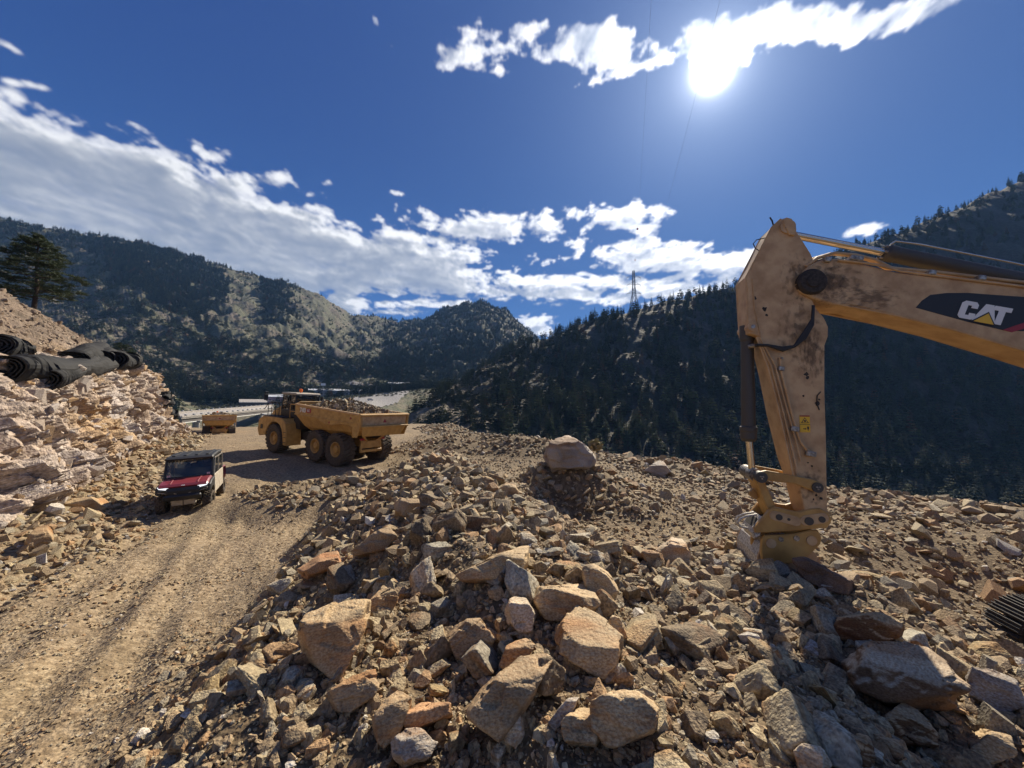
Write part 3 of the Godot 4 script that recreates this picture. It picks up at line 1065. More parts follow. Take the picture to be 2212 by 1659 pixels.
# The boulders one can name: name, label, material, distance, thickness, share of the height where the lit top meets the front, outline in photo units.
const BOULDERS := [
	["boulder", "large pale grey boulder perched on a small mound near the drop", "grey", 13.2, 1.3, 0.25, [1176, 1000, 1180, 962, 1198, 946, 1238, 944, 1262, 958, 1286, 990, 1278, 1008, 1240, 1016, 1196, 1020]],
	["boulder", "huge tan block with a sharp ridge, left end of the heap by the road", "tan", 3.3, 0.6, 0.15, [646, 1372, 662, 1336, 740, 1296, 804, 1288, 796, 1340, 760, 1400, 728, 1456, 668, 1422]],
	["boulder", "large brown wedge with a pointed top, right of the heap's middle", "tan", 3.0, 0.55, -0.1, [1200, 1390, 1212, 1340, 1244, 1302, 1310, 1340, 1348, 1372, 1342, 1420, 1312, 1450, 1250, 1420]],
	["boulder", "long leaning brown slab propped up steeply in the lower middle", "brown", 2.35, 0.42, 0.1, [1008, 1560, 1014, 1530, 1060, 1470, 1130, 1410, 1190, 1402, 1196, 1430, 1150, 1500, 1110, 1560, 1050, 1590]],
	["boulder", "rounded tan block at the bottom right of the heap", "tan", 2.15, 0.34, 0.3, [1274, 1545, 1290, 1515, 1340, 1494, 1400, 1506, 1422, 1530, 1412, 1580, 1360, 1606, 1300, 1600, 1276, 1570]],
	["boulder", "flat topped sunlit slab lying level right of the heap's middle", "tan", 4.0, 0.6, 0.42, [1152, 1296, 1166, 1268, 1220, 1264, 1284, 1280, 1296, 1306, 1280, 1326, 1200, 1332, 1164, 1320]],
	["boulder", "long grey brown slab lying across the middle of the heap", "tan", 5.0, 0.7, 0.3, [986, 1240, 1040, 1214, 1100, 1186, 1142, 1188, 1140, 1220, 1110, 1262, 1060, 1262, 1000, 1254]],
	["boulder", "big dark slab with a silver sheen coloured into its top at the right", "pale", 3.5, 0.9, 0.02, [1806, 1432, 1830, 1405, 1920, 1382, 1990, 1392, 2040, 1430, 2068, 1470, 2040, 1520, 1940, 1535, 1850, 1500]],
	["boulder", "squat brown rock on the heap's crest, sunlit top", "brown", 8.3, 0.7, 0.2, [852, 1090, 860, 1074, 908, 1078, 926, 1092, 916, 1122, 880, 1126, 854, 1112]],
	["boulder", "blocky tan rock standing on the far shoulder of the heap", "tan", 10.2, 0.45, 0.2, [1084, 1050, 1092, 1044, 1114, 1050, 1120, 1062, 1112, 1078, 1086, 1070]],
	["boulder", "thick tan slab dipping to the right beside the flat sunlit slab", "tan", 4.6, 0.5, 0.25, [1256, 1230, 1276, 1214, 1310, 1236, 1334, 1270, 1322, 1300, 1290, 1290, 1262, 1262]],
	["boulder", "rough block with rusty stains under the flat sunlit slab", "pale", 3.4, 0.4, 0.3, [1092, 1312, 1104, 1292, 1138, 1294, 1160, 1330, 1156, 1362, 1112, 1366, 1096, 1346]],
	["boulder", "orange faced slab lying low at the bottom of the heap", "orange", 2.3, 0.3, 0.2, [856, 1550, 880, 1532, 940, 1516, 974, 1516, 978, 1548, 930, 1568, 880, 1580]],
	["boulder", "brown block left of the orange slab at the heap's foot", "brown", 2.35, 0.34, 0.25, [806, 1560, 826, 1524, 862, 1494, 890, 1520, 870, 1580, 836, 1604, 812, 1590]],
	["boulder", "broad brown flake leaning on the heap's lower left side", "brown", 2.75, 0.3, 0.3, [706, 1500, 760, 1462, 808, 1452, 816, 1480, 790, 1520, 748, 1548, 720, 1530]],
	["boulder", "grey rounded stone at the very bottom of the picture", "grey", 2.0, 0.28, 0.25, [846, 1606, 872, 1582, 910, 1580, 940, 1606, 920, 1636, 872, 1652, 850, 1632]],
	["boulder", "long orange flat stone on the road side of the heap", "orange", 6.2, 0.6, 0.35, [648, 1232, 690, 1204, 730, 1196, 742, 1212, 700, 1240, 664, 1250]],
	["boulder", "reddish brown slope faced rock left of the heap's middle", "brown", 5.6, 0.7, 0.3, [766, 1190, 800, 1150, 838, 1140, 852, 1160, 830, 1196, 780, 1206]],
	["boulder", "dirt covered rock half sunk in the middle of the heap", "brown", 3.3, 0.4, 0.3, [968, 1380, 1000, 1340, 1040, 1336, 1062, 1372, 1050, 1420, 1010, 1430, 980, 1410]],
	["boulder", "brown slab leaning behind the long leaning slab", "brown", 2.9, 0.3, 0.2, [1080, 1440, 1096, 1394, 1132, 1380, 1150, 1396, 1120, 1440, 1096, 1462]],
	["boulder", "thin upright flake standing beside the pointed wedge", "tan", 3.5, 0.2, 0.4, [1312, 1352, 1324, 1330, 1340, 1336, 1356, 1376, 1346, 1384]],
	["boulder", "tan cube of rock at the bottom edge near the middle", "tan", 1.9, 0.25, 0.35, [1214, 1560, 1236, 1536, 1300, 1540, 1304, 1586, 1290, 1618, 1230, 1612]],
	["boulder", "pale rough stone in front of the long leaning slab", "pale", 2.05, 0.22, 0.3, [1084, 1560, 1106, 1530, 1130, 1534, 1136, 1580, 1116, 1612, 1090, 1596]],
	["boulder", "dark brown slab edge along the dug bank under the bucket", "dark", 6.0, 0.5, 0.35, [1712, 1204, 1740, 1200, 1810, 1236, 1842, 1252, 1838, 1282, 1790, 1270, 1730, 1246]],
	["boulder", "sandy slab with a crack on its left, by the silver topped slab", "tan", 4.3, 0.6, 0.35, [1796, 1356, 1810, 1332, 1890, 1322, 1950, 1352, 1940, 1380, 1850, 1390, 1812, 1386]],
	["boulder", "pointed tan stone in front of the silver topped slab", "tan", 2.6, 0.3, 0.2, [1912, 1556, 1946, 1516, 1976, 1530, 2028, 1586, 2016, 1620, 1970, 1622, 1936, 1592]],
	["boulder", "smooth tan rock at the bottom edge on the right", "pale", 2.2, 0.25, 0.3, [1708, 1626, 1730, 1608, 1766, 1614, 1790, 1650, 1770, 1668, 1720, 1660]],
	["boulder", "block with two humps below the silver topped slab", "tan", 2.35, 0.25, 0.25, [1804, 1610, 1850, 1582, 1880, 1592, 1886, 1640, 1850, 1664, 1816, 1650]],
	["boulder", "brown square stone right of the two humped block", "brown", 2.35, 0.25, 0.3, [1888, 1590, 1920, 1590, 1948, 1606, 1946, 1650, 1910, 1660, 1890, 1640]],
	["boulder", "flat slab by the road, in front of the rock cut", "tan", 12.3, 0.9, 0.3, [140, 1096, 160, 1076, 210, 1074, 240, 1092, 226, 1110, 170, 1112]],
	["boulder", "brown pointed rock at the foot of the rock cut, near the left edge", "brown", 11.3, 0.8, 0.2, [54, 1180, 78, 1138, 104, 1134, 116, 1160, 100, 1190, 70, 1192]],
	["boulder", "pale weathered rock on the flat ground left of the bucket", "pale", 6.9, 0.5, 0.3, [1420, 1190, 1448, 1166, 1480, 1172, 1492, 1206, 1470, 1222, 1436, 1220]],
	["boulder", "brown rock paired with the pale one left of the bucket", "brown", 6.7, 0.5, 0.3, [1384, 1204, 1400, 1188, 1428, 1194, 1434, 1222, 1400, 1232]],
	["boulder", "gravelly lump of rock on the rim, beyond the perched boulder", "grey", 17.0, 0.9, 0.3, [1392, 1016, 1410, 1002, 1436, 1000, 1450, 1020, 1430, 1032]],
	["boulder", "narrow grey flake lying deep between the large blocks", "grey", 2.35, 0.16, 0.3, [1180, 1570, 1230, 1510, 1250, 1508, 1236, 1540, 1196, 1580]],
	["boulder", "leaning pale shard on the heap above the huge tan block", "tan", 4.2, 0.4, 0.3, [796, 1330, 812, 1280, 840, 1264, 862, 1290, 850, 1318, 820, 1338]],
	["boulder", "grey stone at the right edge of the dug bank", "grey", 3.4, 0.4, 0.3, [2090, 1470, 2130, 1440, 2190, 1470, 2205, 1520, 2150, 1540, 2100, 1510]],
	["boulder", "tan boulder low at the right corner of the picture", "tan", 2.5, 0.3, 0.3, [2090, 1600, 2130, 1574, 2180, 1590, 2190, 1630, 2140, 1650, 2096, 1634]]]

func make_boulders() -> void:
	for b in BOULDERS:
		var poly: Array = b[6]
		var d: float = b[3]
		var n := poly.size() / 2
		var mid := Vector2.ZERO
		for i in n: mid += Vector2(poly[i * 2], poly[i * 2 + 1]) / n
		# set down where its foot meets the ground
		var foot := 0.0
		for i in n: foot = maxf(foot, poly[i * 2 + 1])
		var r0 := ray(mid.x, lerpf(mid.y, foot, 0.55))
		var t := 1.2
		while t < 40.0 and EYE.y + r0.y * t > ground_y(r0.x * t, -t): t += 0.03
		var grow := clampf(t / d, 0.6, 1.6)
		d = t
		var c := at(mid.x, mid.y, d)
		var f := frame_of(EYE - c)              # x to the right, z towards the viewer
		f.z = (EYE - c).normalized(); f.x = Vector3.UP.cross(f.z).normalized(); f.y = f.z.cross(f.x)
		var pts := []
		var lo := 1e9
		var hi := -1e9
		for i in n:
			var q := at(poly[i * 2], poly[i * 2 + 1], d) - c
			pts.append(Vector2(q.dot(f.x), q.dot(f.y)))
			lo = minf(lo, pts[i].y); hi = maxf(hi, pts[i].y)
		var th: float = b[4] * 0.5 * grow
		var planes := []
		for i in n:
			var e: Vector2 = pts[(i + 1) % n] - pts[i]
			var nn := Vector2(e.y, -e.x).normalized()
			if nn.dot(pts[i]) < 0: nn = -nn
			var v := (Vector3(nn.x, nn.y, R(-0.22, 0.22))).normalized()
			planes.append([v, maxf(0.03, v.dot(Vector3(pts[i].x, pts[i].y, 0)))])
		var split: float = lerpf(0.0, hi, clampf(b[5] * 2.2, -0.4, 0.9))
		var through := Vector3(0, split, th)
		for v in [Vector3(R(-0.15, 0.15), 0.86, 0.50), Vector3(R(-0.3, 0.3), -0.12, 0.97), Vector3(R(-0.5, 0.5), 0.2, 0.85)]:
			var u: Vector3 = v.normalized()
			planes.append([u, maxf(th * 0.35, u.dot(through))])
		planes.append([Vector3(R(-0.2, 0.2), R(-0.2, 0.2), -1).normalized(), th])
		for k in 4:
			var v := Vector3(rng.randfn(), rng.randfn(), absf(rng.randfn())).normalized()
			var far_ := 0.0
			for q in pts: far_ = maxf(far_, v.x * q.x + v.y * q.y)
			planes.append([v, (far_ + v.z * th) * R(0.80, 0.93)])
		var w := hi - lo
		var me := boulder_mesh(planes, 42, w * 0.055, 1.2 / w, Vector3(R(0, 90), R(0, 90), R(0, 90)))
		if b[1].contains("silver"):      # silvery sheen put into the colour: upward faces paler, the rest darker
			var a := me.surface_get_arrays(0)
			var cs: PackedColorArray = a[Mesh.ARRAY_COLOR]
			var ns: PackedVector3Array = a[Mesh.ARRAY_NORMAL]
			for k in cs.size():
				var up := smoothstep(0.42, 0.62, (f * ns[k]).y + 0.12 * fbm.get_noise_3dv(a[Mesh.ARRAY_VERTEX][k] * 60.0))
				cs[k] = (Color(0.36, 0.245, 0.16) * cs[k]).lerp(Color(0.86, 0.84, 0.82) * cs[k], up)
			a[Mesh.ARRAY_COLOR] = cs
			me = ArrayMesh.new()
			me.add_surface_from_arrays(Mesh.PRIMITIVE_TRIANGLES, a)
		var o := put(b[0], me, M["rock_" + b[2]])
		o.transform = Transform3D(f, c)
		tag(o, b[1], "boulder")

func tone(x: float, z: float) -> Color:
	var k := rng.randf()
	var c := Color(0.43, 0.315, 0.18)
	if k < 0.15: c = Color(0.42, 0.36, 0.25)
	elif k < 0.28: c = Color(0.47, 0.29, 0.14)
	elif k < 0.54: c = Color(0.53, 0.425, 0.25)
	elif k < 0.57: c = Color(0.62, 0.57, 0.49)
	return c * R(0.72, 1.18)

var kinds := []

func make_stones() -> void:
	var sizes := []
	for i in 14:
		var sz := Vector3(1.0, R(0.42, 0.85), R(0.55, 0.95))
		if i % 3 == 0: sz = Vector3(1.0, R(0.2, 0.34), R(0.5, 0.9))
		kinds.append(chip(rng, sz, 9))
	var all := []       # [apparent size, kind, transform, colour, zone]
	var total := 80000
	for i in total:
		var k := (i + rng.randf()) / total
		var r := 1.35 * pow(44.0, k)
		var a := R(-1.2, 1.2)
		var x := sin(a) * r
		var z := -cos(a) * r
		var rim := sd_line(RIM, x, z)
		var toe := sd_line(TOE, x, z)
		if rim.x > 3.0 or toe.x > 0.3: continue
		var hp := heap(x, z)
		var size := r * 0.0058 * pow(rng.randf_range(0.02, 1.0), -0.62)
		var big := 0.05
		var zone := "road"
		var on_bench := bench(x, z)
		if hp > 0.22:
			zone = "heap"; big = 0.34
		elif toe.x > -3.2:
			zone = "talus"; big = 0.34 * clampf((toe.x + 3.6) / 2.0, 0.2, 1)
		elif rim.x > -4.5:
			zone = "rim"; big = 0.36
		elif on_bench > 0.4:
			zone = "bench"; big = 0.15; size *= 0.8
		elif x > -3.5 and r < 6.0:
			zone = "road"; big = 0.13
		if zone == "road":
			var patch := fbm.get_noise_2d(x * 12.0, z * 12.0)
			if rng.randf() < 0.12 - patch * 1.2: continue
			big *= 0.9 + clampf(patch * 2.0, 0, 1)
		if size > big: size = big * R(0.45, 1.0)
		if size < 0.008: continue
		all.append([0.0, rng.randi() % 14, Vector3(x, 0, z), size, zone])
	for i in 1150:       # the bigger blocks among them
		var x := R(-7.0, 7.0)
		var z := R(-15.0, -0.9)
		if heap(x, z) < 0.3: continue
		all.append([0.0, rng.randi() % 14, Vector3(x, 0, z), (0.13 + 0.36 * pow(rng.randf(), 2.2)) * (0.72 if z > -3.0 else 1.0), "heap"])
	for i in 260:
		var q := smooth_toe(R(6.0, 60.0))
		var p: Vector3 = q[0] - q[1] * R(-0.4, 2.6)
		all.append([0.0, rng.randi() % 14, Vector3(p.x, 0, p.z), R(0.2, 0.55), "talus"])
	for i in 900:
		var x := R(5.0, 15.5)
		var z := R(-14.0, -5.2)
		all.append([0.0, rng.randi() % 14, Vector3(x, 0, z), 0.10 + 0.42 * pow(rng.randf(), 2.6), "bench"])
	for i in 240:
		var k := rng.randi() % (RIM.size() - 1)
		var w := rng.randf()
		var x := lerpf(RIM[k][0], RIM[k + 1][0], w) + R(-3.0, 0.5)
		var z := lerpf(RIM[k][1], RIM[k + 1][1], w) + R(-0.5, 2.5)
		all.append([0.0, rng.randi() % 14, Vector3(x, 0, z), R(0.2, 0.65), "rim"])
	for s in all:
		var p: Vector3 = s[2]
		var size: float = s[3]
		if p.x > 5.6 and p.z > -8.6 and size > 0.16: size *= 0.4
		p.y = ground_y(p.x, p.z) + size * R(0.02, 0.22)
		var b := Basis.from_euler(Vector3(R(-0.6, 0.6), R(0, TAU), R(-0.6, 0.6)))
		if s[4] != "road" and rng.randf() < 0.35: b = Basis.from_euler(Vector3(R(-PI, PI), R(0, TAU), R(-PI, PI)))
		s[0] = size / p.distance_to(EYE)
		var fwd := -p.z
		if absf(p.x) > fwd * 1.36 or (EYE.y - p.y) > fwd * 1.1: s[0] *= 0.01
		s[2] = Transform3D(b.scaled(Vector3.ONE * size), p)
		s[3] = tone(p.x, p.z)
	all.sort_custom(func(a, b): return a[0] > b[0])
	var says := {"heap": ["loose angular brown stone in the rubble heap before the viewer", "loose stones of the foreground heap"], "talus": ["fallen stone at the foot of the pale rock cut", "stones fallen from the rock cut"],
		"rim": ["stone on the low berm along the edge of the drop", "stones along the rim berm"], "bench": ["stone lying on the flat rubble between heap and drop", "stones on the rubble bench"], "road": ["small stone pressed into the tan haul road", "stones on the haul road"]}
	var solid := []
	for i in 6: solid.append([])
	var mats := {}
	var tones := ["brown", "brown", "brown", "tan", "tan", "tan", "dark brown", "dark brown", "orange brown", "grey", "light grey", "pale"]
	var base := [Color(0.43, 0.315, 0.149), Color(0.37, 0.285, 0.162), Color(0.43, 0.32, 0.171), Color(0.50, 0.41, 0.252), Color(0.48, 0.39, 0.234), Color(0.46, 0.36, 0.207), Color(0.29, 0.215, 0.126), Color(0.26, 0.195, 0.117), Color(0.46, 0.295, 0.144), Color(0.36, 0.32, 0.239), Color(0.46, 0.42, 0.315), Color(0.60, 0.53, 0.387)]
	for i in 12:
		var m: StandardMaterial3D = M.stone.duplicate()
		m.vertex_color_use_as_albedo = true
		m.albedo_color = (base[i] * 1.22).linear_to_srgb()
		m.resource_name = "loose_stone"
		mats[i] = m
	var rich := []
	for i in 16:
		var sz := Vector3(1.0, R(0.42, 0.9), R(0.55, 0.95))
		if i % 4 == 0: sz = Vector3(1.0, R(0.22, 0.36), R(0.5, 0.9))
		var planes := []
		for k in 7: planes.append([Vector3(rng.randfn(), rng.randfn(), rng.randfn()).normalized(), R(0.62, 0.95)])
		for ax in 3:
			for s in [-1, 1]:
				var n := Vector3(rng.randfn(), rng.randfn(), rng.randfn()) * 0.16
				n[ax] += s
				planes.append([n.normalized(), R(0.72, 0.95)])
		rich.append(boulder_mesh(planes, 20, 0.06, 1.0, Vector3(i * 7.0, 3, 5), sz * 0.5))
	var rest := []
	for i in 14: rest.append([[], []])
	var single := 0
	for s in all:
		if single < 262 and s[0] > 0.0:
			single += 1
			var ri := rng.randi() % 16
			var mi := rng.randi() % 12
			var o := put("stone", rich[ri], mats[mi])
			o.transform = s[2]
			var p: Vector3 = s[2].origin
			var place := "in the middle of the heap"
			if s[4] == "talus": place = "at the foot of the pale rock cut"
			elif s[4] == "rim": place = "on the berm along the drop" + (" left of the perched boulder" if p.x < 1.5 else (" behind the excavator" if p.x > 6.0 else " right of the perched boulder"))
			elif s[4] == "bench": place = "on the flat rubble " + ("behind the heap" if p.x < 4.0 else "beyond the bucket")
			elif s[4] == "road": place = "on the edge of the haul road"
			elif p.z > -2.6: place = "along the bottom of the picture, " + ("by the road" if p.x < -1.4 else ("in the middle" if p.x < 1.2 else "to the right"))
			elif p.z < -8.5: place = "on the far crest of the heap"
			elif p.x < -2.2: place = "on the road side of the heap"
			elif p.x > 3.2: place = "on the bank near the bucket"
			elif p.z < -5.0: place = "on the back of the heap"
			elif p.x > 1.0: place = "on the right half of the heap"
			var shape := "flat" if ri % 4 == 0 else ("blocky" if ri % 2 == 0 else "angular")
			tag(o, "%s %s stone %s" % [shape, tones[mi], place], "stone", says[s[4]][1])
		else:
			rest[s[1]][0].append(s[2])
			rest[s[1]][1].append(s[3])
	var root := thing("rubble", "countless smaller brown stones strewn over heap, bench and road", "rubble")
	root.set_meta("kind", "stuff")
	for i in 14: many("stones", kinds[i], M.stone, rest[i][0], rest[i][1], root)
	# shards standing out of the rock cut, lying along its strata
	var shards := []
	for i in 6: shards.append([[], []])
	for i in 8500:
		var s := 6.0 + 70.0 * pow(rng.randf(), 1.4)
		var t := R(0.08, 0.60) if rng.randf() < 0.22 else R(0.58, 0.90)
		var p := cut_point(s, t)
		var q := smooth_toe(s)
		var n: Vector3 = q[1]
		var along := Vector3(n.z, 0, -n.x)
		var size := clampf(p.distance_to(EYE) * 0.006 * pow(rng.randf_range(0.03, 1.0), -0.5), 0.06, 0.75)
		if t > 0.6: size *= R(0.25, 0.75)
		var b := Basis(along, Vector3.UP, n)
		b = b * Basis.from_euler(Vector3(R(-0.5, 0.2), R(-0.5, 0.5), -0.6 + rng.randfn() * 0.45))
		var col := Color(0.55, 0.435, 0.33).lerp(Color(0.61, 0.54, 0.47), rng.randf()) if rng.randf() < 0.75 else Color(0.50, 0.33, 0.17)
		if t > 0.6: col = Color(0.33, 0.235, 0.155).lerp(Color(0.52, 0.44, 0.33), pow(rng.randf(), 4.0))
		var k := rng.randi() % 6
		shards[k][0].append(Transform3D(b.scaled(Vector3(size, size * R(0.6, 1.1), size)), p))
		shards[k][1].append(col * R(0.75, 1.15))
	root = thing("rock_shards", "countless pale shards jutting from the blasted rock cut", "rubble")
	root.set_meta("kind", "stuff")
	for i in 6: many("shards", kinds[[1, 2, 4, 5, 7, 8][i]], M.stone, shards[i][0], shards[i][1], root)

# ---------- the excavator: local x runs along the boom to its house, z towards the viewer, the boom's near cheek at z = 0 ----------
func V2(a: Array) -> Array:
	var o := []
	for i in range(0, a.size(), 2): o.append(Vector2(a[i], a[i + 1]))
	return o

func slab(a: Array, z0: float, z1: float, bev := 0.012, st: SurfaceTool = null) -> SurfaceTool:
	if st == null: st = S()
	prism(st, V2(a), Vector3.ZERO, Vector3.RIGHT, Vector3.UP, Vector3.BACK, z0, z1, bev)
	return st

func pin_boss(st: SurfaceTool, x: float, y: float, z0: float, z1: float, r: float) -> void:
	cyl(st, Vector3(x, y, z0), Vector3(x, y, z1), r, r, 24)

func three_bolts(x: float, y: float, z: float, parent: Node3D) -> void:
	for k in 3:
		var a := TAU * k / 3 + 0.5
		var st := S()
		cyl(st, Vector3(x + cos(a) * 0.021, y + sin(a) * 0.021, z), Vector3(x + cos(a) * 0.021, y + sin(a) * 0.021, z + 0.018), 0.013, 0.013, 8)
		put("bolt", st, M.steel, parent)

func track(parent: Node3D, z0: float, z1: float) -> void:
	# a loop of shoes round idler and sprocket
	var x0 := 4.35
	var x1 := 8.75
	var yc := -0.36
	var r := 0.46
	var per := 2.0 * (x1 - x0) + TAU * r
	var n := 64
	var root := Node3D.new()
	root.name = "crawler_track"
	parent.add_child(root, true)
	var at_ := func(q: float) -> Array:
		q = fposmod(q, per)
		var L := x1 - x0
		if q < L: return [Vector3(x0 + q, yc + r - 0.03 * sin(PI * q / L), 0), Vector3(0, 1, 0)]
		q -= L
		if q < PI * r:
			var a := PI / 2 - q / r
			return [Vector3(x1 + cos(a) * r, yc + sin(a) * r, 0), Vector3(cos(a), sin(a), 0)]
		q -= PI * r
		if q < L: return [Vector3(x1 - q, yc - r, 0), Vector3(0, -1, 0)]
		q -= L
		var a := -PI / 2 - q / r
		return [Vector3(x0 + cos(a) * r, yc + sin(a) * r, 0), Vector3(cos(a), sin(a), 0)]
	var shoe := S()
	box(shoe, Vector3(0, 0.02, 0), Vector3(per / n * 0.93, 0.045, z1 - z0), Basis.IDENTITY, 0.008)
	for k in [-0.06, 0.0, 0.06]: box(shoe, Vector3(k, 0.055, 0), Vector3(0.02, 0.04, z1 - z0), Basis.IDENTITY, 0.005)
	box(shoe, Vector3(0, -0.04, 0), Vector3(per / n * 0.9, 0.08, 0.16), Basis.IDENTITY, 0.01)
	shoe.generate_normals()
	var me := shoe.commit()
	for i in n:
		var q: Array = at_.call(per * i / n)
		var up: Vector3 = q[1]
		var o := put("track_shoe", me, M.grime, root)
		o.transform = Transform3D(Basis(Vector3(up.y, -up.x, 0), up, Vector3.BACK), q[0] + Vector3(0, 0, (z0 + z1) * 0.5))
	var zm := (z0 + z1) * 0.5
	for k in 2:
		var st := S()
		var x: float = [x0, x1][k]
		lathe(st, Vector3(x, yc, zm - 0.12), Vector3.BACK, [Vector2(0, 0), Vector2(0.40, 0), Vector2(0.40, 0.24), Vector2(0.30, 0.25), Vector2(0.24, 0.20), Vector2(0.15, 0.20), Vector2(0.14, 0.29), Vector2(0, 0.29)], 28)
		put("idler" if k == 0 else "sprocket", st, M.black_metal, root)
	for i in 8:
		var st := S()
		pin_boss(st, x0 + 0.55 + i * 0.48, yc - 0.30, zm - 0.2, zm + 0.2, 0.13)
		put("roller", st, M.black_metal, root)
	var fr := S()
	box(fr, Vector3((x0 + x1) / 2, yc, zm), Vector3(x1 - x0 - 0.7, 0.36, 0.30), Basis.IDENTITY, 0.03)
	put("track_frame", fr, M.grime, root)

func letters(parent: Node3D, o: Vector3, ex: Vector3, ey: Vector3) -> void:
	var ez := ex.cross(ey).normalized()
	var glyphs := {"letter_c": [0.12, 0, 0, 0.14, 0, 0.86, 0.14, 1, 0.62, 1, 0.74, 0.86, 0.74, 0.64, 0.46, 0.64, 0.46, 0.77, 0.30, 0.77, 0.30, 0.23, 0.46, 0.23, 0.46, 0.36, 0.74, 0.36, 0.74, 0.14, 0.62, 0],
		"letter_a": [0.66, 0, 1.02, 1, 1.38, 1, 1.68, 0, 1.38, 0, 1.33, 0.2, 1.02, 0.2, 0.96, 0], "letter_t": [1.42, 1, 2.18, 1, 2.18, 0.75, 1.94, 0.75, 1.94, 0, 1.64, 0, 1.64, 0.75, 1.42, 0.75]}
	for k in glyphs:
		var st := S()
		prism(st, V2(glyphs[k]), o, ex, ey, ez, 0.004, 0.010, 0.004)
		put(k, st, M.white, parent)
	var st := S()
	prism(st, [Vector2(0.62, -0.10), Vector2(1.24, 0.60), Vector2(1.74, -0.10)], o, ex, ey, ez, 0.008, 0.014, 0.004)
	put("triangle_border", st, M.label_black, parent)
	st = S()
	prism(st, [Vector2(0.74, -0.06), Vector2(1.24, 0.50), Vector2(1.63, -0.06)], o, ex, ey, ez, 0.012, 0.019, 0.004)
	put("triangle", st, M.label_yellow, parent)

